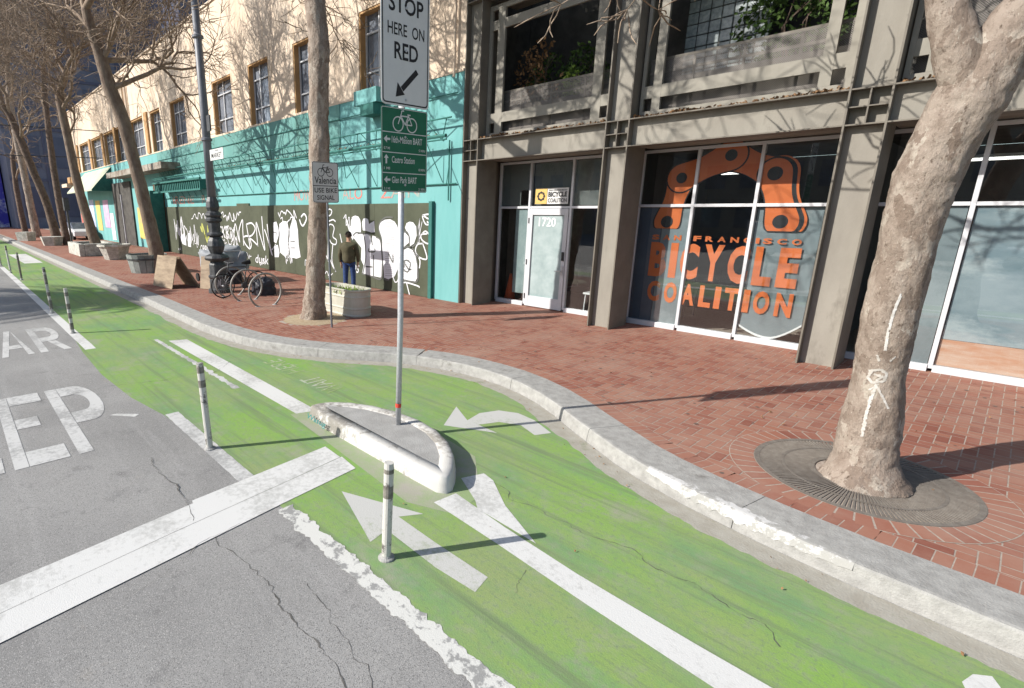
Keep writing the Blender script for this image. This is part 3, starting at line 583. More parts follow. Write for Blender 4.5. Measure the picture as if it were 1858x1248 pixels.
# door
dr=MB(); x0,x1=-7.965,-6.895; Y=10.97
dr.box(x0,x0+.10,Y-.03,Y+.03,.17,2.54); dr.box(x1-.10,x1,Y-.03,Y+.03,.17,2.54); dr.box(x0+.101,x1-.101,Y-.028,Y+.028,.17,.43); dr.box(x0+.101,x1-.101,Y-.028,Y+.028,2.40,2.54)
door=dr.build('door','alu',bld,bevel=.004)
MB().box(x0+.1,x1-.1,Y+.012,Y+.02,.43,2.40).build('door_glass','filmdoor',door)
hb=MB(); hx=x1-.05; hb.box(hx-.03,hx+.03,Y-.055,Y-.031,1.02,1.24); hb.tube([(hx,Y-.05,1.12),(hx,Y-.11,1.12),(hx-.15,Y-.11,1.11)],.012,8); hb.build('handle','galv',door)
MB().box(hx-.028,hx+.028,Y-.06,Y-.031,1.36,1.56).build('door_lock','blackv',door)
hg=MB(); [hg.box(x0-.012,x0+.012,Y-.045,Y-.031,z,z+.13) for z in (.35,1.2,2.2)]; hg.each('hinge','iron',door)
t=MB(); text(t,YP(Y+.006),'1720',-7.70,2.13,.47,.21,0,bold=.015); t.build('house_number','whitev',door)
# film, posters and panels behind the glass
def backpanel(name,x0,x1,z0,z1,m,Y=11.018,parent=bld): return MB().box(x0,x1,Y,Y+.012,z0,z1).build(name,m,parent)
backpanel('frosted_panel',-8.42,-8.03,.45,2.54,'filmdoor')
backpanel('window_notice',-8.30,-8.04,2.63,2.98,'whitev')
backpanel('frosted_panel',-5.27,-4.80,.25,2.56,'poster')
backpanel('frosted_panel',-4.79,-4.28,.25,2.56,'film')
backpanel('frosted_panel',-.52,1.5,.66,2.56,K['swirl']); backpanel('orange_poster',-.52,1.5,.26,.655,mat('peach_strip',(.55,.28,.17),(.62,.45,.36),scale=2,stretch=(1,1,5))); backpanel('frosted_panel',-1.0,-.60,.26,2.56,'film')
backpanel('blind',-8.9,-8.03,2.62,3.6,mat('grey_blind',(.13,.145,.14),(.16,.17,.165),scale=2)); backpanel('blind',-7.97,-6.9,2.62,3.6,mat('grey_blind2',(.12,.135,.13),(.15,.16,.155),scale=2),11.09); backpanel('blind',-6.82,-5.8,2.62,3.6,mat('grey_blind3',(.13,.145,.14),(.16,.17,.165),scale=2))
# curling banner in the right pane
vs=[];fs=[];nx=14;nz=24
for j in range(nz+1):
    for i in range(nx+1):
        u=i/nx;x=-3.17+.95*u; zb=.42+.0*u-.16*math.sin(math.pi*min(1,u*1.0))*1+.38*max(0,u-.55)**1.3; v=j/nz; z=zb+(2.56-zb)*v
        yy=11.05-.030*math.exp(-v*9)*(1+.5*math.sin(u*5)); vs.append((x,yy+.0,z))
for j in range(nz):
    for i in range(nx): a=j*(nx+1)+i; fs.append((a,a+1,a+nx+2,a+nx+1))
MB().add(vs,fs).build('hanging_banner','film',bld,smooth=True)
MB().add([(v[0],v[1]-.004,v[2]-.004) for v in vs[:nx+1]]+[(v[0],v[1]-.004,v[2]+.035) for v in vs[:nx+1]],[(i,i+1,nx+2+i,nx+1+i) for i in range(nx)]).build('banner_hem','whitev',bld)
# logo and lettering on the big window
LG=YP(11.012)
def lc(px): 
    return [(q.x,q.z) for q in [AY(a,b,11.012) for a,b in cr(1120,220,2.773,px)]]
def peanut(c1,c2,r,waist=.22,n=14,clip=None):
    c1=Vector(c1);c2=Vector(c2);d=(c2-c1);L=d.length;t=d/L;nn=Vector((-t.y,t.x));P=[]
    for k in range(n+1):
        a=math.pi/2+math.pi*k/n; P.append(c1+t*r*math.cos(a)+nn*r*math.sin(a))
    for k in range(1,n): u=k/n; P.append(c1+d*u-nn*r*(1-waist*math.sin(math.pi*u)**1.5))
    for k in range(n+1): a=-math.pi/2+math.pi*k/n; P.append(c2+t*r*math.cos(a)+nn*r*math.sin(a))
    for k in range(1,n): u=1-k/n; P.append(c1+d*u+nn*r*(1-waist*math.sin(math.pi*u)**1.5))
    if clip is not None: P=[Vector((p.x,max(p.y,clip))) for p in P]
    return [(p.x,p.y) for p in P]
h=lc([(250,505),(325,285),(575,170),(795,262),(820,505)]); mo=MB(); md=MB(); mh=MB(); CL=2.155
h0=(h[0][0],h[0][1]); h4=(h[4][0]+.02,h[4][1])
layers=[(h[0],h[1],.255,0),(h[2],h[3],.27,0),(h[3],h4,.27,1),(h[1],h[2],.27,1)]
md_=[]
poly(mo,LG,[(a+.07,b) for a,b in peanut(h[3],h4,.29,clip=CL)],.0005); poly(md,LG,[(a+.045,b) for a,b in peanut(h[3],h4,.275,clip=CL)],.0010)
for i,(a,b,r,t_) in enumerate([(h[0],h[1],.25,0),(h[2],h[3],.25,0),(h[3],h4,.25,1),(h[1],h[2],.26,1)]):
    o_=.0015+.0016*i
    poly(md,LG,peanut(a,b,r+.028,clip=CL-.005),o_); poly(mo,LG,peanut(a,b,r,clip=CL),o_+.0008)
for i,c in enumerate(h): ringp(mh,LG,c,.0,.10 if i in(1,2) else .115,.0095,24)
logo=mo.build('window_logo','orange',w2); md.build('logo_outline','logodark',logo); mh.each('logo_hole','logodark',logo)
tx=MB(); PLT=YP(11.01)
WID={'I':.42,'L':.86,'E':.9,' ':.7}
def cells(word_,x0,x1,z0,h_,fill,bold):
    tot=sum(WID.get(c,1) for c in word_); x=x0
    for c in word_:
        w_=(x1-x0)*WID.get(c,1)/tot
        if c!=' ': text(tx,PLT,c,x+w_*(1-fill)/2,z0,w_*fill,h_,0,bold=bold)
        x+=w_
cells('SAN FRANCISCO',-4.99,-2.40,1.93,.10,.66,.045); cells('BICYCLE',-5.0,-2.37,1.19,.69,.80,.05); cells('COALITION',-4.97,-2.36,.68,.42,.74,.045); tx.each('window_lettering','orange',w2)
# sign over the door
ds=MB().box(-7.82,-6.93,10.94,10.955,2.65,3.01).build('door_sign','signwhite',bld)
MB().box(-7.815,-7.49,10.93,10.939,2.655,3.005).build('sign_panel',mat('light_orange',(.62,.42,.14)),ds)
sg=MB(); P_=YP(10.925)
for k in range(8):
    a0=k*math.pi/4; cc=(-7.65+.085*math.cos(a0),2.83+.085*math.sin(a0)); poly(sg,P_,[(cc[0]+.03*math.cos(a0+b),cc[1]+.03*math.sin(a0+b)) for b in [i*math.pi/3 for i in range(6)]],.001+.0003*k)
ringp(sg,P_,(-7.65,2.83),.07,.1,0)
P2=YP(10.935); text(sg,P2,'SAN FRANCISCO',-7.45,2.945,.48,.03,0,bold=.03); text(sg,P2,'BICYCLE',-7.46,2.81,.5,.115,0,bold=.04); text(sg,P2,'COALITION',-7.46,2.685,.5,.095,0,bold=.015); sg.build('sign_lettering','blackv',ds)
# balcony grilles
def grille(x0,x1,ob,hb_,ib,rb=None):
    fr=MB(); Y0,Y1=10.24,10.30; zb,zt=4.155,6.95
    rb=rb or ob
    fr.box(x0,x0+ob,Y0,Y1,zb,zt); fr.box(x1-rb,x1,Y0,Y1,zb,zt); fr.box(x0+ob+.001,x1-rb-.001,Y0+.002,Y1-.002,zb,zb+.12); fr.box(x0+ob+.001,x1-rb-.001,Y0+.002,Y1-.002,zt-.1,zt)
    for a in (x0+ob+hb_,x1-rb-hb_-ib): fr.box(a,a+ib,Y0+.001,Y1-.001,zb+.121,zt-.101)
    i0=x0+ob+hb_+ib+.001;i1=x1-rb-hb_-ib-.001
    for z0,z1 in ((4.49,4.70),(6.45,6.64)):
        for a,b in ((x0+ob+.001,x0+ob+hb_-.001),(i0,i1),(x1-rb-hb_+.001,x1-rb-.001)): fr.box(a,b,Y0+.004,Y1-.003,z0,z1)
    g_=fr.build('balcony_grille','frame',bld)
    MB().quad((x0+.05,10.42,4.16),(x1-.05,10.42,4.16),(x1-.05,10.42,5.14),(x0+.05,10.42,5.14)).build('mesh_screen','screen',g_)
    rl=MB(); rl.box(x0+.03,x1-.03,10.43,10.47,5.14,5.18); rl.box(x0+.03,x1-.03,10.43,10.47,4.93,4.97); 
    for k in range(1,4): a=x0+(x1-x0)*k/4; rl.box(a-.018,a+.018,10.475,10.51,4.16,5.14)
    rl.build('railing','steel',g_)
    MB().box(x0+.03,x1-.03,10.75,10.85,4.16,4.9).build('parapet','steel',g_)
grille(-8.85,-5.66,.085,.16,.20,.12); grille(-5.13,-2.02,.055,.155,.15,.12); grille(-1.5,1.62,.06,.155,.15)
# glass block wall on the middle balcony
gb=MB()
for i in range(7):
    for j in range(15): gb.box(-4.95+i*.2,-4.95+i*.2+.185,11.4,11.5,4.3+j*.2,4.3+j*.2+.185)
gb.build('glass_block_wall','gblock',bld,bevel=.012); MB().box(-4.97,-3.56,11.42,11.48,4.28,7.3).build('block_joint','darkwall',bld)
# dry leaves on the ledge
sp=[]
for a,b in zip(COLX,COLX[1:]):
    for i in range(700):
        x=R.uniform(a+CW+.02,b-.02); dens=.3+.7*abs(noise.noise(Vector((x*1.5,2,2))))*2
        if R.random()<dens: sp.append((x,10.0+R.uniform(.01,.22),4.152+R.random()*.035*dens))
leaves('ledge_leaves',sp,'dry brown leaves heaped along the steel ledge above the shop windows',size=.036)
def shrub(label,c,r,n,m,seed,group='shrubs growing on the balconies'):
    q=random.Random(seed); t=thing('balcony_shrub',label,'shrub',c,group); mb=MB()
    for i in range(n):
        d=Vector((q.gauss(0,1),q.gauss(0,1)*.6,q.gauss(0,1))); d=d.normalized()*q.random()**.4; p=Vector(c)+Vector((d.x*r[0],d.y*r[1],r[2]+d.z*r[2]))
        if noise.noise(p*2.2)<-.12: continue
        s=q.uniform(.03,.075); u=Vector((q.gauss(0,1),q.gauss(0,1),q.gauss(0,1))).normalized()*s; v=u.cross(Vector((q.gauss(0,1),q.gauss(0,1),q.gauss(0,1)))).normalized()*s*.5
        mb.add([p-u,p+v,p+u,p-v],[(0,1,2,3)])
    mb.build('foliage',m,t)
    st=MB()
    for k in range(5): st.tube([(c[0]+q.uniform(-.1,.1),c[1],c[2]),(c[0]+q.uniform(-.3,.3)*r[0],c[1],c[2]+r[2]),(c[0]+q.uniform(-.7,.7)*r[0],c[1],c[2]+1.6*r[2])],[.015,.01,.004],5)
    st.build('stem','barkdk',t); 
    MB().lathe([(.12,-.02),(.16,.22),(.17,.24)],(c[0],c[1],c[2]-.02),14).build('pot','darkwall',t)
shrub('wide dark green shrub filling the left balcony behind its grille',(-7.4,11.3,4.12),(1.2,.4,1.0),2600,'leafg',1)
shrub('tall twiggy brown shrub behind the left balcony grille',(-8.0,11.0,4.12),(.7,.3,1.1),900,'leafd',5)
shrub('bright yellow green sprig behind the left balcony railing',(-7.0,10.95,4.7),(.28,.18,.42),380,'leafl',2)
shrub('tall dark shrub beside the glass block wall on the middle balcony',(-3.0,11.2,4.12),(1.1,.4,1.35),3200,'leafg',3)
# ------------------------------------------------------------------ things inside the shop
lm=bpy.data.materials.new('lamp_tube'); lm.use_nodes=True; lm.node_tree.nodes['Principled BSDF'].inputs['Emission Color'].default_value=(1,.97,.9,1); lm.node_tree.nodes['Principled BSDF'].inputs['Emission Strength'].default_value=1.6
for (a_,b_,c_,lab) in ((-4.6,-3.4,13.2,'lit ceiling tube lamp deep inside the shop behind the orange logo'),(-1.2,-.2,12.6,'lit ceiling tube lamp behind the window wall left of the foreground tree top'),(.0,1.2,13.4,'lit ceiling tube lamp behind the rightmost window pane')):
    t=thing('ceiling_lamp',lab,'lamp',((a_+b_)/2,c_,3.3),'lit tube lamps inside the shop'); MB().tube([(a_,c_,3.28),(b_,c_,3.28)],.02,8).build('tube',lm,t); MB().box(a_,b_,c_-.05,c_+.05,3.305,3.35).build('housing','whitev',t)
for (x_,y_,lab) in ((-3.9,12.6,'plain desk standing inside the shop behind the logo window'),(.3,12.8,'plain desk standing inside the shop at the far right')):
    t=thing('desk',lab,'desk',(x_,y_,.15)); MB().box(x_-.8,x_+.8,y_-.35,y_+.35,.86,.9).build('desk_top','whitev',t)
    for a_ in(-.75,.75):
        for b_ in(-.3,.3): MB().box(x_+a_-.02,x_+a_+.02,y_+b_-.02,y_+b_+.02,.15,.859).build('leg','iron',t)
    MB().box(x_-.2,x_+.3,y_-.02,y_+.02,.95,1.25).build('monitor','blackv',t)
t=thing('traffic_cone','orange traffic cone standing behind the left pane of the shop entrance','cone',(-8.74,11.35,.15))
MB().lathe([(.15,.03),(.03,.72),(.025,.72)],(-8.74,11.35,.15),20).build('cone_body','conecol',t,smooth=True); MB().box(-8.93,-8.55,11.16,11.54,.15,.18).build('base','conecol',t)
t=thing('stool','small white stool behind the narrow pane right of the entrance door','stool',(-6.3,11.35,.15))
MB().box(-6.5,-6.1,11.2,11.5,.60,.64).build('seat','whitev',t)
for a in(-6.47,-6.13):
    for b in(11.23,11.47): MB().tube([(a,b,.15),(a*.9-.63,b*.9+1.135,.6)],.014,8).build('leg','whitev',t)
# ------------------------------------------------------------------ teal and cream building
tb=thing('teal_building','long cream and teal painted building covered with graffiti and tree shadows','building',(-34,10.5,.15))
XL=-58.
WN=[(-13.57,-11.65),(-17.37,-15.5),(-20.9,-19.2),(-24.55,-22.5),(-30.3,-28.1),(-33.8,-32.0),(-38.1,-35.3),(-41.9,-39.2),(-45.3,-42.6),(-49.6,-46.4),(-54.2,-50.8)]
WZ=[(5.78,7.95)]*5+[(5.2,7.9)]*6
# upper wall as piers and bands round the openings
up=MB(); up.box(XL,-9.36,10,10.6,7.96,10.9)
edges=[-9.36]
prev=-9.36
for (a,b) in WN: up.box(b,prev,10,10.6,5.76,7.96) if False else None; 
xs=[-9.36]
for (a,b),(z0,z1) in zip(WN,WZ):
    up.box(b,prev,10,10.6,5.75,7.959); up.box(a,b,10.001,10.6,5.75,z0) if z0>5.76 else None; prev=a
up.box(XL,prev,10,10.6,5.75,7.959)
up.build('upper_wall','cream',tb)
MB().box(XL,-9.36,9.985,10.6,5.2 if False else .15,5.749).build('lower_wall','teal',tb)
MB().box(-33.2,-14.6,9.966,9.984,4.26,5.699).build('upper_band',mat('dark_teal_band',(.105,.26,.24),(.145,.32,.295),scale=1.6,c3=(.08,.19,.165),s3=2,t3=.55,stretch=(1,1,.25)),tb)  # darker, greener teal band between the rail and the cream wall
cp=MB(); cp.box(XL-.1,-9.36,9.94,10.65,10.901,10.98); cp.box(XL,-9.36,9.965,9.984,5.70,5.76); cp.build('coping','cream',tb)
rf=MB(); rf.box(XL,-9.36,10.61,24,9.9,10.2); rf.box(XL,XL+.3,10.61,24,.15,9.89); rf.build('roof','darkwall',tb)
for (a,b),(z0,z1) in zip(WN,WZ):
    z0=max(z0,5.76)
    fr=MB(); 
    fr.box(a+.001,a+.06,10.02,10.34,z0,z1-.001); fr.box(b-.06,b-.001,10.02,10.34,z0,z1-.001); fr.box(a+.061,b-.061,10.02,10.34,z1-.05,z1-.001)
    f=fr.build('window','reveal',tb)
    bars=MB(); m_=a+(b-a)*.36; 
    bars.box(m_-.025,m_+.025,10.20,10.24,z0,z1-.05); bars.box(a+.06,a+.11,10.20,10.24,z0,z1-.05); bars.box(b-.11,b-.06,10.20,10.24,z0,z1-.05)
    for zz in (z0,z0+(z1-z0)*.27,z0+(z1-z0)*.74): bars.box(a+.111,b-.111,10.195,10.245,zz,zz+.045)
    bars.build('sash','alu',f)
    MB().quad((a+.06,10.26,z0),(b-.06,10.26,z0),(b-.06,10.26,z1-.05),(a+.06,10.26,z1-.05)).build('pane','winglass',f)
    if z0>5.7 and a<-12 and a>-32: pass
# orange pilasters far along
pil=MB()
for x in (-57.6,-55.4,-50.2,-45.9,-42.2,-38.7,-34.7): pil.box(x,x+.5,9.90,9.999,5.78,8.0)
pil.each('pilaster','reveal',tb)
# teal window box and bracket under the first window
MB().box(-13.35,-12.3,9.62,9.97,5.42,5.80).build('window_box','teal',tb); MB().box(-12.95,-12.35,9.55,9.97,5.10,5.40).build('vent_box','tealdk',tb)
# iron rails with struts
rl=MB()
for z,y,r in ((4.68,9.72,.02),(4.25,9.55,.045),(4.17,9.57,.02),(3.16,9.94,.018),(5.25,9.93,.014)): rl.tube([(-33,y,z),(-9.5,y,z)],r,6)
x=-32.5
while x<-9.7:
    rl.tube([(x,9.72,4.68),(x+.38,9.96,4.22)],.012,5); rl.tube([(x+.76,9.72,4.68),(x+.38,9.96,4.22)],.012,5)
    if R.random()<.75: rl.tube([(x+.2,9.55,4.2),(x+.42,9.97,3.2)],.012,5)
    if R.random()<.55: rl.tube([(x+.2,9.55,4.2),(x-.25,9.97,3.5)],.012,5)
    x+=.92
rl.tube([(-9.75,9.93,2.75),(-9.75,9.93,4.2)],.02,6); rl.tube([(-9.75,9.93,3.6),(-9.5,9.6,3.15)],.012,6)
rl.build('awning_ironwork','tealdk',tb)
leaves('ironwork_leaves',[(R.uniform(-24,-9.6),9.55+R.uniform(-.05,.05),4.29) for i in range(170)],'dry leaves caught along the teal awning rail','leafd',.035)
# plywood hoarding with graffiti
ply=MB(); 
for k in range(18): 
    a=-32.6+k*1.236; ply.box(a,a+1.23,9.93,9.984,.16,2.70+(.10 if k in(8,) else 0))
ply=ply.build('plywood_hoarding','ply',tb)
MB().box(-10.42,-10.3,9.88,9.984,.15,2.74).build('corner_post','tealdk',tb)
SP=YP(9.925)
def sc(ox,oy,s,px): return [(q.x,q.z) for q in [AY(a,b,9.925) for a,b in cr(ox,oy,s,px)]]
gf=MB(); gl=MB(); gy=MB()
def st(ox,oy,s,px,w=.05,m=gf,off=.002,sm=5): ribbon(m,SP,sc(ox,oy,s,px),w,off,sm)
A=(580,360,6.24); B=(300,360,7.146)
for i,pg in enumerate([
 [(285,185),(310,240),(340,330),(352,330),(355,250),(375,205),(405,193),(440,205),(460,240),(470,310),(468,380),(430,400),(400,420),(375,470),(350,420),(320,320)],
 [(480,270),(495,230),(520,220),(550,235),(560,290),(590,270),(618,255),(625,380),(590,385),(540,370),(490,360)],
 [(390,450),(410,410),(470,400),(540,392),(570,415),(585,500),(600,420),(660,440),(690,465),(695,560),(706,700),(700,880),(690,895),(620,880),(480,850),(500,760),(470,690),(475,560)],
 [(668,330),(690,270),(740,240),(800,235),(850,262),(880,310),(905,430),(905,640),(885,800),(850,880),(780,915),(730,895),(720,700),(705,470)],
 [(915,232),(952,232),(952,350),(915,350)],
 [(968,330),(985,280),(1020,262),(1060,270),(1095,320),(1100,420),(1070,510),(1025,540),(1020,430),(990,380)],
 [(920,395),(970,385),(1008,430),(1012,500),(960,545),(920,560)],
 [(912,680),(940,590),(1000,558),(1055,585),(1085,650),(1105,760),(1105,900),(1085,938),(1000,925),(905,895)]]):
    poly(gf,SP,sc(*A,pg),.004+.0004*i)
for pg in ([(1400,310),(1440,300),(1470,380),(1470,480),(1440,580),(1405,560)],[(1480,330),(1530,290),(1580,300),(1600,400),(1590,560),(1600,700),(1560,760),(1490,700),(1475,560)],[(1605,420),(1640,300),(1660,230),(1700,300),(1720,420),(1730,600),(1755,760),(1700,780),(1620,760),(1600,600)],[(1410,620),(1460,600),(1480,700),(1470,760),(1420,760)],
           [(190,500),(250,440),(270,560),(275,610),(225,590)],[(290,450),(320,450),(335,630),(295,620)]):
    poly(gf,SP,sc(*B,pg),.0035)
for px in ([(380,420),(420,385),(500,400),(540,395),(580,430),(600,530)],[(500,390),(520,560),(520,700),(490,850)],[(612,640),(612,880)],[(520,770),(600,775)],[(480,850),(600,885),(700,905),(712,700),(690,480),(640,440)],[(700,600),(705,470),(670,340),(690,265),(750,215),(830,215)],[(720,880),(740,915),(790,925)],[(930,380),(985,375),(1018,440),(1015,520)],[(912,640),(940,570),(1000,545),(1060,570),(1095,660),(1115,800),(1110,930),(1040,945),(890,905)],[(1110,300),(1115,480),(1030,560)],[(930,700),(960,760),(950,800),(1000,830),(1030,740),(990,700),(960,720),(1010,800),(1040,800)],[(780,620),(830,720),(830,640)],[(560,565),(560,600),(625,600),(625,565)]):
    st(*A,px,.045,gl,.009)
for k in range(26): 
    y0=270+k*24; st(*A,[(745,y0),(790,y0+R.uniform(-6,6)),(850,y0+R.uniform(-6,6))],.009,gl,.0085,2)
for k in range(12): y0=600+k*26; st(*A,[(930,y0),(1000,y0-10),(1080,y0+R.uniform(-6,16))],.009,gl,.0085,2)
for px in ([(1455,330),(1480,450),(1470,600)],[(1590,310),(1612,450),(1600,560),(1615,720)],[(1400,440),(1440,440),(1450,500)],[(1620,550),(1660,560),(1680,550)],[(1630,640),(1680,640)]): st(*B,px,.035,gl,.009)
for px in ([(90,150),(110,120),(138,140),(125,185),(95,200)],[(90,210),(105,212)],[(90,265),(150,240),(180,262)],[(150,300),(110,300),(105,420),(130,500),(180,520),(190,470),(150,430),(165,340),(150,300)],[(150,520),(140,700),(180,830)],[(120,690),(150,770),(185,830)],[(230,400),(245,470),(260,540)],
           [(1165,190),(1240,180),(1235,230),(1165,195),(1200,290),(1265,300),(1265,390)],[(1215,260),(1260,300)],[(1160,400),(1200,370),(1240,420),(1230,510),(1160,470),(1150,410),(1215,400)],[(1165,500),(1215,680),(1120,660),(1085,590),(1110,520),(1170,510)],[(1100,630),(1135,700),(1130,790)],[(890,1050),(920,980),(970,950),(1110,990),(1130,1010)],[(985,960),(1020,1100)]):
    st(*A,px,.04)
for px in ([(845,440),(880,540),(905,330),(940,470),(965,565),(955,420),(1000,275),(1005,420),(1018,610)],[(1010,500),(1070,490),(1115,590),(1095,650),(1045,600),(1015,540)],[(1100,640),(1075,480),(1050,330)],[(1050,335),(1120,320),(1165,390),(1130,470),(1080,500),(1130,540),(1205,615)],[(1200,615),(1185,450),(1180,310),(1230,480),(1290,670),(1270,480),(1250,230)],[(1285,400),(1320,500),(1380,730)],[(1320,330),(1350,560),(1390,740)],
           [(1760,240),(1800,200),(1830,260),(1790,350),(1760,330),(1740,270)]): st(*B,px,.065)
def scribble(x0,x1,z0,z1,n,w,seed,m=gf):
    q=random.Random(seed); pts=[(x0+(x1-x0)*(i/n)+q.uniform(-.08,.08),q.uniform(z0,z1)) for i in range(n)]; ribbon(m,SP,pts,w,.0025+.0003*(seed%8),4)
scribble(-31.2,-29.0,1.1,2.2,14,.06,1); scribble(-31.3,-29.3,.8,2.1,12,.05,2); scribble(-29.0,-27.6,.7,1.9,14,.05,3); scribble(-28.4,-24.4,2.05,2.4,26,.045,4); scribble(-24.5,-22.2,2.0,2.45,20,.05,5)
for k,(a,b) in enumerate([(1.5,1.9),(1.2,1.7),(.9,1.4),(.6,1.1),(.45,.8)]): scribble(-24.2+k*.1,-23.0+k*.12,a,b,12,.04,6+k)
scribble(-18.9,-17.4,2.2,2.55,14,.045,12); scribble(-18.7,-17.6,1.95,2.3,12,.04,13); scribble(-14.4,-13.9,1.9,2.4,9,.03,14); scribble(-10.95,-10.75,1.6,2.3,9,.02,15); scribble(-16.3,-15.3,.3,2.2,14,.04,16); scribble(-18.6,-17.9,.4,1.2,16,.03,17)
for k in range(16): scribble(-31+k*1.27,-30.4+k*1.27,.25+.5*((k*7)%4)*.4,.55+.5*((k*7)%4)*.45,8,.03,30+k)
for x_,z_,w_,h_,t_ in ((-24.9,1.25,1.1,.55,'SKR'),(-18.75,1.0,.55,.5,'Ze'),(-14.2,.55,.5,.4,'cbs'),(-21.2,.35,1.2,.35,'dusk'),(-27.6,.4,1.2,.4,'ORBN')): text(gf,SP,t_,x_,z_,w_,h_,.006,shear=.25)
gf.build('graffiti','spray',ply); gl.build('graffiti_lines','spraygrey',ply)
scribble(-27.2,-26.2,.9,2.1,9,.12,21,gy); scribble(-26.4,-25.3,.9,1.8,7,.08,22,gy); gy.build('yellow_graffiti','sprayyel',ply)
gr=MB(); RP=YP(9.98)
text(gr,RP,'IRENE',-31.2,2.85,3.2,.40,0,bold=.01); text(gr,RP,'ROY',-26.9,2.85,2.1,.38,0,bold=.01); text(gr,RP,'MOW',-17.7,2.85,1.2,.36,0); text(gr,RP,'ALO',-14.6,2.85,1.1,.34,0); text(gr,RP,'ZAIN',-12.6,2.85,1.7,.34,0); gr.each('red_graffiti','sprayred',tb)
# far half: doors, canopy, awning, posters, shutter
MB().box(-34.4,-32.7,9.90,9.984,.15,4.0).build('brown_door',mat('brown_door',(.10,.06,.035)),tb)
MB().box(-33.3,-32.66,9.2,9.899,.15,3.6).build('door_return','tealdk',tb)
MB().box(-41.5,-29.5,9.0,9.984,4.62,4.95).build('canopy_slab',mat('weathered_canopy',(.16,.12,.09),(.4,.38,.33),scale=2),tb)
g2=MB(); [g2.box(-32.0+.27*k,-31.9+.27*k,9.3,9.9,3.5,3.9) for k in range(26)]; g2.box(-32,-24.9,9.2,9.29,3.42,3.5); g2.box(-32,-24.9,9.2,9.29,3.9,3.98); g2.build('slatted_grille','tealdk',tb)
MB().add([(-54.5,8.6,4.0),(-44.6,8.6,4.0),(-44.2,9.98,5.6),(-53.5,9.98,5.6),(-54.5,8.6,3.9),(-44.6,8.6,3.9)],[(0,1,2,3),(4,5,1,0)]).build('awning','awning',tb)
MB().quad((-44.62,8.6,3.9),(-44.62,9.98,3.9),(-44.2,9.98,5.6),(-44.6,8.6,4.0)).build('awning_end','tealdk',tb)
MB().box(-44.3,-39.4,9.88,9.984,.15,4.4).build('dark_doorway','darkwall',tb)
MB().box(-41.9,-41.8,9.8,9.879,.15,3.6).build('door_post','alu',tb)
for a,b,z0,z1,m in ((-51,-49.4,.9,3.3,'yel'),(-48.3,-46.6,1.2,3.3,'pink'),(-53.5,-51.8,.9,3.4,'bluep'),(-38.6,-37.4,.7,2.7,'yel'),(-36.8,-36.1,.9,2.5,'bluep'),(-46.4,-45.3,.3,2.3,'spray')):
    MB().box(a,b,9.96,9.984,z0,z1).build('poster',m,tb)
MB().box(-57.6,-54.3,9.93,9.984,.8,3.6).build('roller_shutter','shutter',tb)
MB().box(-57.8,-55.6,9.3,9.984,4.9,5.4).build('corbel','reveal',tb); MB().box(-60.5,-57.9,9.2,9.984,4.6,4.9).build('canopy_slab','cream',tb)
for x in(-37.9,-38.6): MB().tube([(x,9.9,5.8),(x,9.9,10.6)],.07,8).build('downpipe','cream',tb)
MB().tube([(-9.62,9.9,5.6),(-9.62,9.9,10.4)],.035,8).build('downpipe','cream',tb)
# ------------------------------------------------------------------ far buildings
def tower(label,x,y0,y1,z1,m,sx,sz,depth=30,ny=True,mm='towerlt',name='tower_block'):
    t=thing(name,label,'building',(x,(y0+y1)/2,0))
    MB().box(x-depth,x,y0,y1,0,z1).build('wall',m,t)
    g_=MB(); y=y0+sx
    while y<y1: g_.box(x+.001,x+.22,y-.12,y+.12,0,z1); y+=sx
    z=sz
    while z<z1: g_.box(x+.002,x+.16,y0,y1,z-.18,z+.18); z+=sz
    g_.build('mullion_grid',mm,t); 
    return t
tower('huge slate blue tower rising behind the cream building',-72,26,90,75,'tower',3.2,3.8)
t=tower('grey blue block with columns behind the far street trees',-88,7.6,26,48,'conc2',4.4,6.5,name='office_block')
wm=MB()
for y in [7.9+4.4*i+.9 for i in range(4)]:
    for z in [1.0+6.5*i for i in range(7)]: wm.box(-87.99,-87.9,y,y+2.6,z+.6,z+4.6)
wm.each('window','tower',t)
t=tower('brown stone tower rising over the mural at the far left',-104,-26,7.5,60,'conc2',4.0,4.2,name='stone_tower')
wm=MB()
for i in range(7):
    for k in range(13): wm.box(-103.95,-103.75,-24.6+i*4.4,-22.2+i*4.4,14+k*3.9,16.6+k*3.9)
wm.each('window','winglass',t)
t=thing('mural_building','low building with a purple blue and white mural wall at the far left','building',(-97,1,0))
MB().box(-103,-97,-14,7.4,0,12).build('wall','mural',t); MB().box(-97,-96.7,-14,7.4,12.01,12.6).build('cornice','conc2',t)
mb=MB(); mb.sheet([(-96,-10),(-62,-3.4),(-62,3.4),(-96,3.4)],.02); struct('far_brick_plaza',mb,'brick')
mb=MB(); mb.box(-62,-61.6,-3.4,2.4,0,.15); struct('plaza_kerb',mb,'kerb')
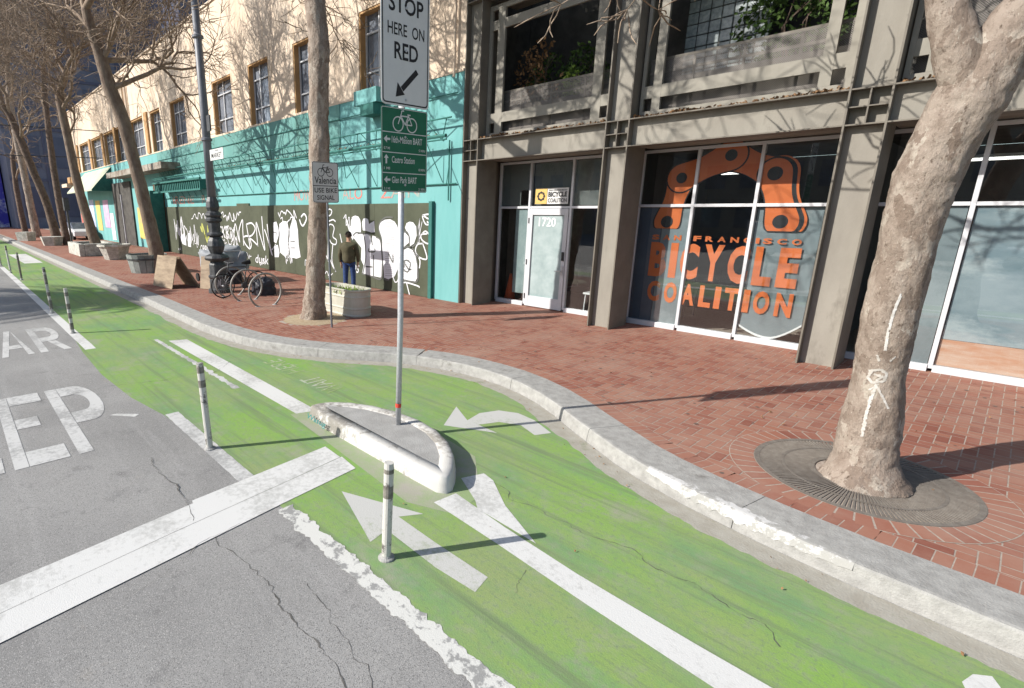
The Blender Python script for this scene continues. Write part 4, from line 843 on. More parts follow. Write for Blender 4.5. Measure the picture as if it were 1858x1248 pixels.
for k,(x_,lab) in enumerate(((-8,'white van parked on the opposite side of the street facing the shop'),(-1.5,'silver car parked on the opposite side of the street facing the shop'))):
    t=thing('parked_car',lab,'van' if k==0 else 'car',(x_,-13,0)); h_=1.0 if k==0 else 0
    def cpf(y0,y1,P): return MB().add([(x,y0,z) for x,z in P]+[(x,y1,z) for x,z in P],[tuple(range(len(P)-1,-1,-1)),tuple(range(len(P),2*len(P)))]+[(i,(i+1)%len(P),len(P)+(i+1)%len(P),len(P)+i) for i in range(len(P))])
    cpf(-13.9,-12.1,[(x_-2.2,.3),(x_+2.2,.3),(x_+2.25,.8),(x_+1.2,.95+h_*.3),(x_-2.2,.95+h_)]).build('body','carwhite' if k==0 else 'galv',t,bevel=.06)
    cpf(-13.8,-12.2,[(x_-1.9,.96+h_),(x_+1.1,.95+h_*.3),(x_+.4,1.45+h_*.6),(x_-1.5,1.5+h_)]).build('cabin','winglass',t,bevel=.05)
    for a_ in(-1.4,1.4):
        for y0 in(-13.91,-12.3): MB().tube([(x_+a_,y0,.33),(x_+a_,y0+.2,.33)],.33,16).build('wheel','rubber',t)
# buildings on the other side of the street (seen in the glass)
for x0,x1,z,lab in ((-46,-22,13,'buff brick shop block on the opposite side of the street'),(-21,2,10,'low tan building facing the shop windows from across the street'),(3,26,15,'taller tan building across the street at the right')):
    t=thing('opposite_building',lab,'building',((x0+x1)/2,-34,0)); MB().box(x0,x1,-44,-32,0,z).build('wall','oppo',t)
    wm=MB(); a=x0+1
    while a<x1-2:
        zz=1
        while zz<z-2: wm.box(a,a+1.6,-31.99,-31.9,zz,zz+2); zz+=3.4
        a+=2.8
    wm.each('window','winglass',t)
# ------------------------------------------------------------------ traffic island with sign pole
isl=thing('traffic_island','half moon concrete island with white painted kerb in the green lane','traffic island',(-4.2,3.35,0))
IO=[(-5.34,3.10),(-5.36,3.2),(-5.30,3.36),(-5.12,3.54),(-4.85,3.69),(-4.5,3.79),(-4.15,3.82),(-3.8,3.77),(-3.5,3.65),(-3.25,3.47),(-3.08,3.28),(-3.0,3.16),(-2.99,3.10),(-3.05,3.06),(-3.4,3.055),(-4.2,3.06),(-5.0,3.065)]
def shrink(P,d):
    n=len(P);o=[]
    for i in range(n):
        a=Vector(P[i-1]);b=Vector(P[(i+1)%n]);t=(b-a).normalized();o.append((P[i][0]+t.y*d,P[i][1]-t.x*d))
    return o
prof=[(-.03,-.01),(-.012,.08),(-.002,.147),(.012,.161),(.05,.164),(.135,.162),(.14,.148)]
rings=[shrink(IO,d_) for d_,_ in prof]; vs=[]; n=len(IO)
for r_,(d_,z) in zip(rings,prof): vs+=[(p[0],p[1],z) for p in r_]
fs=[(i*n+k,i*n+(k+1)%n,(i+1)*n+(k+1)%n,(i+1)*n+k) for i in range(len(prof)-1) for k in range(n)]
MB().add(vs,fs).build('painted_kerb','kerbwhite',isl,smooth=True)
MB().add([(p[0],p[1],.152) for p in rings[-1]],[tuple(range(n))]).build('concrete_top','conc',isl)
tg=MB(); KP=Plane((0,3.005,0),(1,0,0),(0,.25,.97),(0,-1,0)); text(tg,KP,'Wasug',-5.28,.035,.42,.085,.028,bold=.015,shear=.2); tg.build('kerb_graffiti','tealtag',isl)
pole=thing('sign_pole','galvanised pole on the island carrying the stop here on red and green bicycle route signs','sign pole',(-4.22,3.56,.155))
MB().tube([(-4.21,3.56,.15),(-4.215,3.60,1.4),(-4.215,3.62,4.45)],[.032,.032,.032],14).build('pole','galv',pole,smooth=True)
MB().tube([(-4.2101,3.562,.36),(-4.2103,3.5655,.405)],.0335,14,cap=False).build('red_tape','redtape',pole)
def roundrect(y0,y1,z0,z1,r):
    P=[]
    for cx,cy,a0 in ((y1-r,z0+r,-90),(y1-r,z1-r,0),(y0+r,z1-r,90),(y0+r,z0+r,180)):
        for k in range(5): a=math.radians(a0+22.5*k); P.append((cx+r*math.cos(a),cy+r*math.sin(a)))
    return P
def plate(X,y0,y1,z0,z1,r,name,m,parent):
    P=roundrect(y0,y1,z0,z1,r); n=len(P); mb=MB(); mb.add([(X,a,b) for a,b in P]+[(X+.004,a,b) for a,b in P],[tuple(range(n-1,-1,-1)),tuple(range(n,2*n))]+[(i,(i+1)%n,n+(i+1)%n,n+i) for i in range(n)]); return mb.build(name,m,parent)
def border(mb,pl,y0,y1,z0,z1,r,w_,off):
    A_=roundrect(y0,y1,z0,z1,r);B_=roundrect(y0+w_,y1-w_,z0+w_,z1-w_,r-w_*.6);n=len(A_)
    mb.add([pl.p(a,b,off) for a,b in A_]+[pl.p(a,b,off) for a,b in B_],[(i,(i+1)%n,n+(i+1)%n,n+i) for i in range(n)])
SX=-4.17; pz=XP(SX+.004)
s1=plate(SX,3.32,3.93,3.48,4.52,.045,'stop_sign_plate','signwhite',pole); tx=MB()
border(tx,pz,3.335,3.915,3.495,4.505,.035,.012,.001)
text(tx,pz,'STOP',3.415,4.275,.43,.145,.0012,bold=.02); text(tx,pz,'HERE  ON',3.40,4.085,.46,.105,.0012,bold=.012); text(tx,pz,'RED',3.48,3.885,.30,.145,.0012,bold=.02)
ribbon(tx,pz,[(3.77,3.81),(3.575,3.63)],.05,.0012); poly(tx,pz,[(3.495,3.555),(3.61,3.585),(3.52,3.685)],.0016); tx.build('sign_legend','signblack',s1)
bl=MB(); [bl.tube([(SX+.003,3.625,z),(SX+.012,3.625,z)],.012,8) for z in (3.54,3.97,4.33)]; bl.each('bolt','galv',s1)
s2=plate(SX,3.315,3.915,2.68,3.462,.02,'route_sign_plate','signgreen',pole); tx=MB()
border(tx,pz,3.32,3.91,2.685,3.457,.018,.006,.001)
for z in (3.235,3.05,2.86): poly(tx,pz,[(3.328,z-.004),(3.902,z-.004),(3.902,z+.004),(3.328,z+.004)],.0012)
bikesym(tx,pz,3.615,3.315,.27,.011,.0014)
for i,(z,ttl,l_,r_,ar) in enumerate(((3.14,'16th-Mission BART','0.7 MI','5 MIN','l'),(2.955,'Castro Station','1 MI','8 MIN','u'),(2.765,'Glen Park BART','3.1 MI','21 MIN','l'))):
    wd=.40 if i==0 else (.30 if i==1 else .33)
    text(tx,pz,ttl,3.445,z,wd,.062,.0014,bold=.01); text(tx,pz,l_,3.345,z-.065,.075,.024,.0014,bold=.01); text(tx,pz,r_,3.80,z-.065,.085,.024,.0014,bold=.01)
    if ar=='l': poly(tx,pz,[(3.345,z+.03),(3.385,z+.065),(3.385,z+.04),(3.425,z+.04),(3.425,z+.02),(3.385,z+.02),(3.385,z-.005)],.0014)
    else: poly(tx,pz,[(3.375,z+.075),(3.345,z+.04),(3.365,z+.04),(3.365,z-.01),(3.385,z-.01),(3.385,z+.04),(3.405,z+.04)],.0014)
tx.build('sign_legend','signwhite',s2); bl=MB(); [bl.tube([(SX+.003,3.615,z),(SX+.012,3.615,z)],.012,8) for z in (3.2,2.75)]; bl.each('bolt','galv',s2)
sp2=thing('sign_post','thin post with white Valencia use bike signal sign on the brick pavement','sign post',(-9,5.8,.15))
MB().tube([(-8.99,5.8,.15),(-9.0,5.80,2.9),(-9.0,5.80,3.35)],.022,8).build('post','lampgrey',sp2)
s3=plate(-8.97,5.46,6.05,2.65,3.40,.04,'sign_plate','signwhite',sp2); pz=XP(-8.966); tx=MB()
border(tx,pz,5.465,6.045,2.655,3.395,.035,.010,.001); poly(tx,pz,[(5.475,2.955),(6.035,2.955),(6.035,2.968),(5.475,2.968)],.0012)
bikesym(tx,pz,5.755,3.21,.30,.013,.0014); text(tx,pz,'Valencia',5.51,3.0,.49,.13,.0014,bold=.012); text(tx,pz,'USE BIKE',5.50,2.835,.51,.09,.0014,bold=.012); text(tx,pz,'SIGNAL',5.55,2.70,.40,.09,.0014,bold=.012); tx.build('sign_legend','signblack',s3)
# ------------------------------------------------------------------ delineator posts
def delineator(label,x,y,h,lx,ly,bands,seed):
    t=thing('delineator_post',label,'post',(x,y,0),'delineator posts along the bike lane')
    q=random.Random(seed); a=Vector((x,y,.03)); b=Vector((x+lx,y+ly,h)); n=12
    MB().tube([a+(b-a)*k/n for k in range(n+1)],[.036]*(n-1)+[.037,.034],14).build('post','post',t,smooth=False)
    bd=MB()
    for z0,z1 in bands: bd.tube([a+(b-a)*((z0)/h),a+(b-a)*(z1/h)],.0375,14,cap=False)
    bd.each('reflective_band','blacktape',t)
    MB().lathe([(.062,.004),(.06,.015),(.045,.022),(.037,.035)],(x,y,0),18).build('base','conc',t)
G2='delineator posts along the bike lane'
delineator('nearest scuffed white post on the green lane beside the straight arrow',-2.62,2.10,.78,.015,.02,[(.70,.735),(.50,.60)],1)
delineator('white post with two dark bands left of the traffic island',-5.29,1.80,.97,-.02,-.01,[(.86,.93),(.70,.78)],2)
delineator('sticker covered post at the green edge beside the AR lettering',-12.61,1.70,.95,-.05,.0,[(.06,.2),(.3,.42),(.5,.62),(.78,.86)],3)
delineator('tall dark scuffed post standing second behind the AR lettering',-15.5,1.72,1.13,-.25,.0,[(.1,.3),(.4,.5),(.7,.95)],4)
delineator('dark post beside the near corner of the far white box',-23.9,1.88,1.0,-.05,0,[(.05,.9)],5)
delineator('pale grey post leaning beside the far white box',-27.0,1.8,1.1,-.25,0,[(.9,.98)],6)
delineator('white post at the far left edge of the view',-31.0,1.75,1.0,-.1,0,[(.8,.88)],7)
# ------------------------------------------------------------------ tree grates
def grate(label,c,R0,R1,slots,m,nm='tree_grate'):
    t=thing(nm,label,'tree grate',(c[0],c[1],.15)); mb=MB()
    N=slots; zt=.156
    for k in range(N):
        a0=2*math.pi*k/N; a1=a0+2*math.pi/N*.55
        P=[(c[0]+r*math.cos(a),c[1]+r*math.sin(a)) for r,a in ((R0,a0),(R1-.04,a0),(R1-.04,a1),(R0,a1))]
        mb.add([(x,y,zt) for x,y in P]+[(x,y,zt-.02) for x,y in P],[(0,1,2,3),(4,7,6,5),(0,4,5,1),(1,5,6,2),(2,6,7,3),(3,7,4,0)])
    mb.build('grate_bars',m,t)
    rg=MB(); pl=GP(.1565); ringp(rg,pl,c,R1-.045,R1,0,72); ringp(rg,pl,c,R0-.02,R0+.03,.001,48); ringp(rg,pl,c,(R0+R1)/2-.012,(R0+R1)/2+.012,.0005,60); rg.build('grate_ring',m,t)
    MB().sheet([(c[0]+(R1-.01)*math.cos(a/30*math.pi),c[1]+(R1-.01)*math.sin(a/30*math.pi)) for a in range(60)],.1475).build('soil_bed','soil',t)
    return t
grate('round cast iron grate with radial slots around the big foreground tree',(-.57,6.0),.34,.80,150,'grate')
q=random.Random(4)
mb=MB()
for k in range(170):
    x=q.uniform(-9,1.5); y=q.uniform(5,10.4)
    if y<ky(KB,x)+.05 or (x+.57)**2+(y-6)**2<1.1: continue
    s_=q.uniform(.010,.026); mb.sheet([(x+s_*q.uniform(.8,1.2)*math.cos(i*math.pi/5),y+s_*q.uniform(.8,1.2)*math.sin(i*math.pi/5)) for i in range(10)],.1542)
struct('gum_spots',mb,'gum')
leaves('pavement_litter',[(q.uniform(-9,1),q.uniform(6,10.6),.156) for k in range(55)],'scattered bits of dry leaf on the brick pavement by the shop','leafd',.018)
t=thing('tree_pit','round sandy dirt bed at the foot of the slim tree by the sign post','tree pit',(-9.98,6.0,.15))
vs=[];fs=[]
for i in range(9):
    for k in range(36):
        r=.70*i/8;a=k/18*math.pi; vs.append((-9.98+r*math.cos(a),6+r*math.sin(a),.152+.035*(1-i/8)+.012*noise.noise(Vector((r*math.cos(a)*7,r*math.sin(a)*7,1)))))
for i in range(8):
    for k in range(36): k2=(k+1)%36; fs.append((i*36+k,i*36+k2,(i+1)*36+k2,(i+1)*36+k))
MB().add(vs,fs).build('dirt_bed','dirt',t,smooth=True)
# ------------------------------------------------------------------ trees
def trunk_noise(a1,f1,a2,f2):
    def f(q,dr,r): return r*(a1*noise.noise(q*f1)+a2*noise.fractal(q*f2,1.,2.,3))
    return f
def smoothpath(P,rs,n):
    Q=[];S=[]
    P=[Vector(p) for p in P]
    for i in range(len(P)-1):
        a,b,c,d_=P[max(i-1,0)],P[i],P[i+1],P[min(i+2,len(P)-1)]
        for k in range(n):
            t=k/n; Q.append(.5*((2*b)+(c-a)*t+(2*a-5*b+4*c-d_)*t*t+(3*b-a-3*c+d_)*t**3)); S.append(rs[i]+(rs[i+1]-rs[i])*t)
    Q.append(P[-1]);S.append(rs[-1]); return Q,S
def grow(mb,q,p,d,L,r,depth,knob=.0,drop=.0):
    n=4; pts=[p]; rs=[r]; dd=Vector(d)
    for k in range(n):
        dd=(dd+Vector((q.gauss(0,.26),q.gauss(0,.26),q.gauss(0,.18)+.04))).normalized(); pts.append(pts[-1]+dd*L/n); rs.append(max(.010,r*(1-.30*(k+1)/n)))
    if depth<=1: rs[-1]*=.5
    mb.tube(pts,rs,7 if r>.04 else (5 if r>.015 else 3),cap=False)
    if depth<=0: return
    e=pts[-1]
    if r>.03: mb.tube([e-dd*rs[-1]*1.2,e,e+dd*rs[-1]*1.2],[rs[-1]*.9,rs[-1]*1.45,rs[-1]*.6],7)
    for k in range(q.choice([3,3,4]) if depth>1 else q.choice([4,5,6])):
        nd=(dd+Vector((q.gauss(0,.62),q.gauss(0,.62),q.gauss(.12,.42)))).normalized(); grow(mb,q,e,nd,L*q.uniform(.62,.92),rs[-1]*q.uniform(.58,.85),depth-1)
    if depth>=2:
        for k in range(2):
            i=q.randint(1,n-1); nd=(dd+Vector((q.gauss(0,.8),q.gauss(0,.8),q.gauss(0,.4)))).normalized(); grow(mb,q,pts[i],nd,L*.6,rs[i]*.5,depth-2)
def tree(label,path,rads,limbs,m,seed,seg=18,sub=6,nz=(.10,2.5,.05,9),name='plane_tree',group='bare plane trees lining the pavement',twigm='twig',leafy=0):
    t=thing(name,label,'tree',(path[0][0],path[0][1],.15),group); P,S=smoothpath(path,rads,sub)
    MB().tube(P,S,seg,nz=trunk_noise(*nz)).build('trunk',m,t,smooth=True)
    q=random.Random(seed); mb=MB()
    for (i,d,L,r,dep) in limbs:
        p=Vector(path[i]) if isinstance(i,int) else Vector(i); grow(mb,q,p,Vector(d).normalized(),L,r,dep)
    if leafy:
        for k in range(leafy):
            v=Vector(mb.v[q.randrange(len(mb.v))]); s=q.uniform(.03,.06); u=Vector((q.gauss(0,1),q.gauss(0,1),q.gauss(0,1))).normalized()*s; w_=u.cross(Vector((q.random(),q.random(),q.random()))).normalized()*s
            mb.add([v,v+u,v+u+w_,v+w_],[(0,1,2,3)])
    mb.build('crown',twigm,t,smooth=True); return t
def pp(pts,Y): return [tuple(AY(a,b,y_)) for (a,b),y_ in zip(pts,Y if hasattr(Y,'__len__') else [Y]*len(pts))]
# foreground tree
Z0=.12
path=[(-.55,5.97,Z0),(-.57,5.98,.35),(-.585,5.98,.9),(-.61,5.98,1.5),(-.62,5.98,2.42),(-.57,5.98,2.92),(-.48,6.0,3.3),(-.33,6.02,3.75),(-.13,6.05,4.3),(.08,6.1,5.2),(.2,6.2,6.4)]
ft=tree('thick pale barked plane tree with white chalk marks in the right foreground',path,[.36,.225,.192,.178,.188,.205,.215,.175,.15,.13,.10],
     [(9,(.6,.3,1),1.6,.11,4),(10,(-.2,.2,1),1.5,.10,4),(10,(.5,-.4,.8),1.4,.08,4),((-.78,5.9,5.05),(-.5,-.5,1),1.5,.10,4),((-.78,5.9,5.05),(-.3,.6,.9),1.3,.09,3)],'bark',11,seg=110,sub=26,nz=(.12,2.2,.045,11),group=None)
P,S=smoothpath([(-.47,5.98,3.3),(-.58,5.92,3.62),(-.70,5.88,3.95),(-.80,5.86,4.4),(-.78,5.9,5.1)],[.15,.135,.115,.10,.09],10)
MB().tube(P,S,48,nz=trunk_noise(.15,3,.06,11)).build('limb','bark',ft,smooth=True)
# chalk marks wrapped on the trunk
ck=MB()
from mathutils.bvhtree import BVHTree
tro=[c for c in ft.children if c.name.startswith('trunk')][0]; tb0=Vector((path[0][0],path[0][1],.15))
bvh=BVHTree.FromPolygons([v.co+tb0 for v in tro.data.vertices],[tuple(p.vertices) for p in tro.data.polygons])
def chalk(px,w_):                                   # strokes rubbed onto the bark surface, with breaks where the bark is hollow
    P=[Vector(p) for p in px]; Q=[]
    for a,b in zip(P,P[1:]):
        n_=max(2,int((b-a).length/1.1))
        for k in range(n_): Q.append(a+(b-a)*k/n_)
    Q.append(P[-1])
    for rep in range(3):
        jx=R.uniform(-1.6,1.6); prev=None
        for i,p in enumerate(Q):
            h_=bvh.ray_cast(C0,ray(p.x+jx,p.y).normalized())
            if h_[0] is None: prev=None; continue
            t_=(Q[min(i+1,len(Q)-1)]-Q[max(i-1,0)]); d3=(rv*t_.x-uv_*t_.y).normalized(); sd=d3.cross(h_[1]).normalized()*w_*(.35+.9*abs(noise.noise(h_[0]*60+Vector((rep,0,0)))))
            c_=h_[0]+h_[1]*(.003+.0006*rep); cur_=(c_-sd,c_+sd)
            if prev and noise.noise(c_*38+Vector((rep*3,0,0)))>-.28: ck.quad(prev[0],prev[1],cur_[1],cur_[0])
            prev=cur_
s=1.891
for px,w_ in (([(540,440),(515,500),(495,570),(485,635)],.010),([(455,650),(465,672)],.008),([(520,655),(500,672)],.008),([(430,705),(470,700),(490,715),(480,740),(440,745),(425,725),(440,706)],.014),([(445,715),(475,725),(455,738)],.014),([(455,750),(435,800),(420,850),(405,930)],.012),([(455,755),(480,800),(497,835)],.011),([(430,770),(450,760),(465,770)],.008)):
    chalk([(1350+a/s,300+b/s) for a,b in px],w_)
ck.build('chalk_marks',worn('chalk',(.60,.585,.56),(.42,.39,.35),thr=.42,soft=.14,scale=30),ft)
# second tree, beside the sign post
path2=[(-10.05,6.0,.15),(-9.98,6.0,.5),(-9.85,6.0,1.3),(-9.66,6.0,2.6),(-9.56,6.0,3.5),(-9.48,6.0,4.7),(-9.42,6.0,5.5),(-9.5,6.0,6.4),(-9.45,6.1,7.6)]
tree('slim upright plane tree with knobbly trunk behind the white Valencia sign',path2,[.31,.24,.20,.195,.20,.19,.20,.17,.13],
     [(7,(-.9,.1,.8),2.3,.13,5),(8,(-1,-.1,.35),2.2,.12,5),(8,(.3,.3,1),1.6,.10,4),(8,(-.9,.5,.6),2.0,.10,5),(8,(.7,-.2,1.0),1.7,.09,5),(8,(.6,.2,1.2),1.7,.09,5),(8,(-.3,-.6,.8),1.8,.09,5)],'bark',12,seg=56,sub=14,nz=(.18,2.6,.07,12))
def ptree(label,px,Y,rads,limbs,m,seed,**k):
    pa=[tuple(AX(a,b,Y)) for a,b in px]; pa[0]=(pa[0][0],pa[0][1],.12); return tree(label,pa,rads,limbs,m,seed,**k)
ptree('leaning plane tree rising behind the grey barrel planter',[(292,494),(270,400),(245,300),(222,215),(200,160),(185,110),(168,60),(155,15)],-21.8,[.30,.24,.22,.23,.22,.2,.17,.14],
      [(4,(.9,.5,.45),1.9,.09,4),(5,(.9,.2,.6),2.1,.10,5),(5,(-.3,.9,.5),1.9,.10,4),(6,(-1,.2,.5),1.8,.09,4),(7,(-.7,.3,1),1.8,.12,5),(7,(.9,0,.8),2.2,.12,5),(7,(.5,-.2,1),1.7,.10,4),(4,(-.6,.4,.5),1.5,.06,3)],'bark2',13,seg=24,leafy=420,sub=9)
ptree('leaning plane tree with forked crown behind the pale stone planters',[(180,462),(160,400),(140,330),(125,260),(112,200),(107,170)],-32.8,[.30,.24,.22,.20,.19,.2],
      [(5,(-.6,.2,1),2.2,.12,5),(5,(.6,.1,1),2.2,.12,5),(4,(.9,.2,.6),1.9,.09,5),(3,(-.8,.1,.6),1.8,.07,4)],'bark2',14,seg=20,leafy=700)
ptree('plane tree leaning left in front of the mural',[(106,443),(85,370),(60,310),(38,255),(18,210),(5,190)],-46,[.34,.26,.25,.24,.2,.17],
      [(5,(-.6,0,1),2.6,.14,5),(4,(.5,0,1),2.6,.12,5),(3,(.6,.3,.8),2.2,.09,4),(5,(.3,.2,1),2.4,.1,4)],'barkdk',15,seg=18,leafy=700)
ptree('pale trunked plane tree just left of the leaning one by the mural',[(68,432),(57,380),(45,320),(30,250),(18,180),(14,120)],-58,[.36,.30,.28,.26,.24,.2],
      [(5,(-.3,0,1),3,.15,5),(5,(.8,0,.7),3,.14,5),(4,(.9,.2,.5),2.6,.1,4),(3,(.7,.4,.8),2.4,.1,4)],'bark',16,seg=16,leafy=700)
ptree('thin dark tree standing straight between the two leaning far trees',[(122,440),(108,370),(95,290),(84,200),(78,120)],-44,[.26,.22,.2,.17,.13],
      [(4,(-.3,0,1),2.6,.1,4),(4,(.6,.2,.8),2.4,.1,4),(3,(-.7,.2,.7),2.2,.08,4)],'barkdk',17,seg=14)
ptree('short dark tree far off in front of the plaza',[(45,415),(35,370),(28,330),(22,280)],-68,[.3,.26,.24,.2],[(3,(.3,0,1),3.2,.16,4),(3,(-.4,.2,1),3,.14,4),(2,(.5,0,.8),2.6,.1,3)],'barkdk',18,seg=12)
# palm trees in the median (their shade lies across the far lane)
def palm(label,x,y,h,L,seed):
    q=random.Random(seed); t=thing('palm_tree',label,'palm',(x,y,0),'median palm trees'); MB().tube([(x,y,0),(x+.1,y,h*.5),(x,y,h)],[.38,.3,.34],16).build('trunk','barkdk',t)
    mb=MB()
    for k in range(110):
        a=q.uniform(0,6.28); e=q.uniform(-.3,1.2); l=L*q.uniform(.8,1.1); P=[]
        for i in range(9):
            u=i/8; P.append(Vector((x+math.cos(a)*math.cos(e)*l*u,y+math.sin(a)*math.cos(e)*l*u,h+math.sin(e)*l*u-1.7*u*u*l*.42)))
        mb.tube(P,[.03*(1-i/10) for i in range(9)],4)
        sd=Vector((-math.sin(a),math.cos(a),0))
        for i in range(1,8):
            for f_ in (0,.33,.66):
                p=P[i]*(1-f_)+P[min(i+1,8)]*f_
                for sgn in(-1,1):
                    tip=p+sd*sgn*.42*(1-.3*i/8)+(P[i]-P[i-1])*.5+Vector((0,0,-.22)); w_=(P[i]-P[i-1]).normalized()*.06; mb.add([p-w_,p+w_,tip],[(0,1,2)])
    mb.build('fronds','leafg',t)
palm('tall palm in the road median whose fringed shadow crosses the green lane',-24.2,-10.3,8.8,4.3,1)
palm('farther palm in the road median towards the plaza',-60,-10.5,9,3.4,2)
# ------------------------------------------------------------------ ornate lamp post
lp=thing('lamp_post','tall ornate street lamp with black cast iron base beside the bicycle racks','street lamp',(-15.25,5.95,.15))
MB().lathe([(.32,0),(.32,.10),(.27,.13),(.26,.42),(.29,.46),(.29,.50),(.25,.53),(.24,.82),(.20,.92),(.33,.96),(.36,1.02),(.31,1.08),(.17,1.14),(.22,1.25),(.25,1.36),(.22,1.5),(.16,1.62),(.24,1.66),(.24,1.70),(.17,1.76),(.17,2.02),(.235,2.06),(.235,2.12),(.19,2.16),(.23,2.22),(.22,2.28),(.15,2.34),(.19,2.44),(.17,2.60),(.125,2.72)],(-15.25,5.95,.15),32,.035).build('base','iron',lp,smooth=False)
MB().tube([(-15.25,5.95,2.86),(-15.25,5.95,5.2),(-15.25,5.95,9.3)],[.12,.11,.085],20).build('shaft','lampgrey',lp,smooth=True)
rg=MB(); [rg.lathe([(.10,0),(.15,.03),(.15,.08),(.10,.11)],(-15.25,5.95,z),20) for z in (4.35,6.9,9.2)]; rg.each('collar','lampgrey',lp)
MB().lathe([(.09,0),(.2,.06),(.17,.14),(.3,.2),(.40,.75),(.42,.8),(.36,.84),(.26,1.05),(.12,1.25),(.05,1.3),(.09,1.42),(.02,1.6)],(-15.25,5.95,9.3),8).build('lantern','iron',lp)
MB().box(-15.12,-14.9,5.93,5.97,4.6,5.0).build('signal_box','iron',lp)
sn=MB().box(-15.1,-14.2,5.945,5.955,3.84,4.12).build('street_name_sign','signwhite',lp); tx=MB(); text(tx,YP(5.943),'MARKET',-15.0,3.90,.72,.12,0,bold=.01); text(tx,YP(5.943),'1700',-14.8,4.05,.3,.045,0); tx.build('street_name','signblack',sn)
tx=MB(); ribbon(tx,XP(-14.99),[(5.80,.35),(5.84,.55),(5.87,.36),(5.90,.58),(5.93,.35),(5.99,.56),(6.02,.4),(6.08,.55)],.015,0,3); tx.build('base_graffiti','spray',lp)
# ------------------------------------------------------------------ bicycle racks and bicycle
rk0=None
for i,(lab,x,y) in enumerate((('ring shaped steel bicycle rack nearest the slim tree',-12.25,5.95),('middle one of the three ring shaped bicycle racks',-13.35,5.95),('ring shaped bicycle rack beside the lamp post holding a bicycle',-14.4,5.95))):
    if rk0 is None:
        t=thing('bike_rack',lab,'bike rack',(x,y,.15),'three ring bicycle racks in a row'); rr=.44
        P=[(x,y+rr*math.sin(a),.15+rr*.86+rr*math.cos(a)) for a in [math.radians(-148+296*k/28) for k in range(29)]]
        MB().tube(P,.026,10).build('ring',mat('grey_ring_steel',(.22,.21,.19),(.30,.29,.265),scale=12,rough=.5,metal=.2),t,smooth=True)
        ft_=MB(); [ft_.lathe([(.06,0),(.06,.008),(.03,.012)],(x,y+s_*rr*math.sin(math.radians(148)),.15),12) for s_ in(-1,1)]; ft_.each('foot','galv',t); rk0=t
    else:
        t=copy_tree(rk0); t.location=(x,y,.15); t['label']=lab
bk=thing('bicycle','dark bicycle locked to the rack beside the lamp post','bicycle',(-14.1,6.1,.15))
bx,by=-14.1,6.1
def wheel(cx,cy,r=.34):
    def cpt(a,rr): return (cx,cy+rr*math.sin(a),.15+.34+rr*math.cos(a))
    mb=MB(); P=[cpt(2*math.pi*k/32,r-.018) for k in range(33)]; w_=mb.tube(P,.018,8,cap=False).build('wheel','rubber',bk,smooth=True)
    sm=MB(); [sm.tube([cpt(a,0.02),cpt(a,r-.03)],.0016,3) for a in [2*math.pi*k/18 for k in range(18)]]; sm.tube([(cx-.05,cy,.49),(cx+.05,cy,.49)],.02,8); sm.build('spokes','galv',w_)
wheel(bx,by-.5); wheel(bx,by+.52)
fb=MB(); z=.15
for a,b,r in (((bx,by+.52,.49),(bx,by+.12,.49),.012),((bx,by+.52,.49),(bx,by+.2,.93),.011),((bx,by+.12,.45),(bx,by+.22,1.05),.016),((bx,by+.2,.97),(bx,by-.32,1.0),.017),((bx,by+.12,.45),(bx,by-.33,.92),.019),((bx,by-.5,.49),(bx,by-.33,.88),.014),((bx,by-.34,.86),(bx,by-.30,1.1),.017)): fb.tube([a,b],r,8)
fb.build('frame','iron',bk,smooth=True); MB().tube([(bx-.28,by-.25,1.14),(bx-.2,by-.33,1.13),(bx,by-.3,1.1),(bx+.2,by-.33,1.13),(bx+.28,by-.25,1.14)],.014,8).build('handlebar','iron',bk)
MB().tube([(bx,by+.08,1.08),(bx,by+.2,1.09),(bx,by+.33,1.10)],[.02,.05,.07],8).build('saddle','rubber',bk); MB().tube([(bx-.03,by+.12,.45),(bx+.03,by+.12,.45)],.09,18).build('chainring','iron',bk)
def blob(name,label,cat,c,r,m,seed,amp=.25,parent=None,pname=None,flat=True):
    vs=[];fs=[];N=30;Mh=18
    for j in range(Mh+1):
        for i in range(N):
            a=2*math.pi*i/N; b=math.pi/2-math.pi*j/Mh if not flat else (math.pi/2)*(1-j/Mh)
            d=Vector((math.cos(a)*math.cos(b),math.sin(a)*math.cos(b),math.sin(b))); dd=Vector((math.copysign(abs(d.x)**.65,d.x),math.copysign(abs(d.y)**.65,d.y),d.z**.6 if d.z>0 else 0))
            k=1+amp*noise.fractal(d*1.8+Vector((seed,0,0)),1,2,4); vs.append((c[0]+dd.x*r[0]*k,c[1]+dd.y*r[1]*k,c[2]+dd.z*r[2]*k))
    for j in range(Mh):
        for i in range(N): i2=(i+1)%N; fs.append((j*N+i,(j+1)*N+i,(j+1)*N+i2,j*N+i2))
    o=MB().add(vs,fs).build(pname or name,m,parent,smooth=True)
    if parent is None: o['label']=label; o['category']=cat
    return o
blob('black_bag','black rubbish bag slumped against the bicycle','bag',(-14.05,6.75,.15),(.35,.3,.45),'bag',3)
ct=thing('covered_cart','pile of belongings under a grey tarp behind the lamp post','covered cart',(-17.6,7.0,.15))
blob('x','','',(-17.6,7.1,.62),(1.05,.62,.72),'tarp',5,.22,ct,'tarp'); blob('x','','',(-17.5,7.0,.15),(.9,.5,.75),'bag',6,.2,ct,'bag_pile')
for a in(-18.2,-17.0):
    m_=MB(); m_.tube([(a,6.35,.15+.14),(a,6.4,.15+.14)],.14,14); m_.build('wheel','rubber',ct)
MB().tube([(-16.7,6.5,.95),(-16.4,6.4,1.25),(-16.4,7.2,1.25),(-16.7,7.2,.95)],.018,8).build('push_handle','galv',ct)
sb=thing('sandwich_board','shade toned plywood A frame board standing by the kerb','sandwich board',(-17.6,5.3,.15))
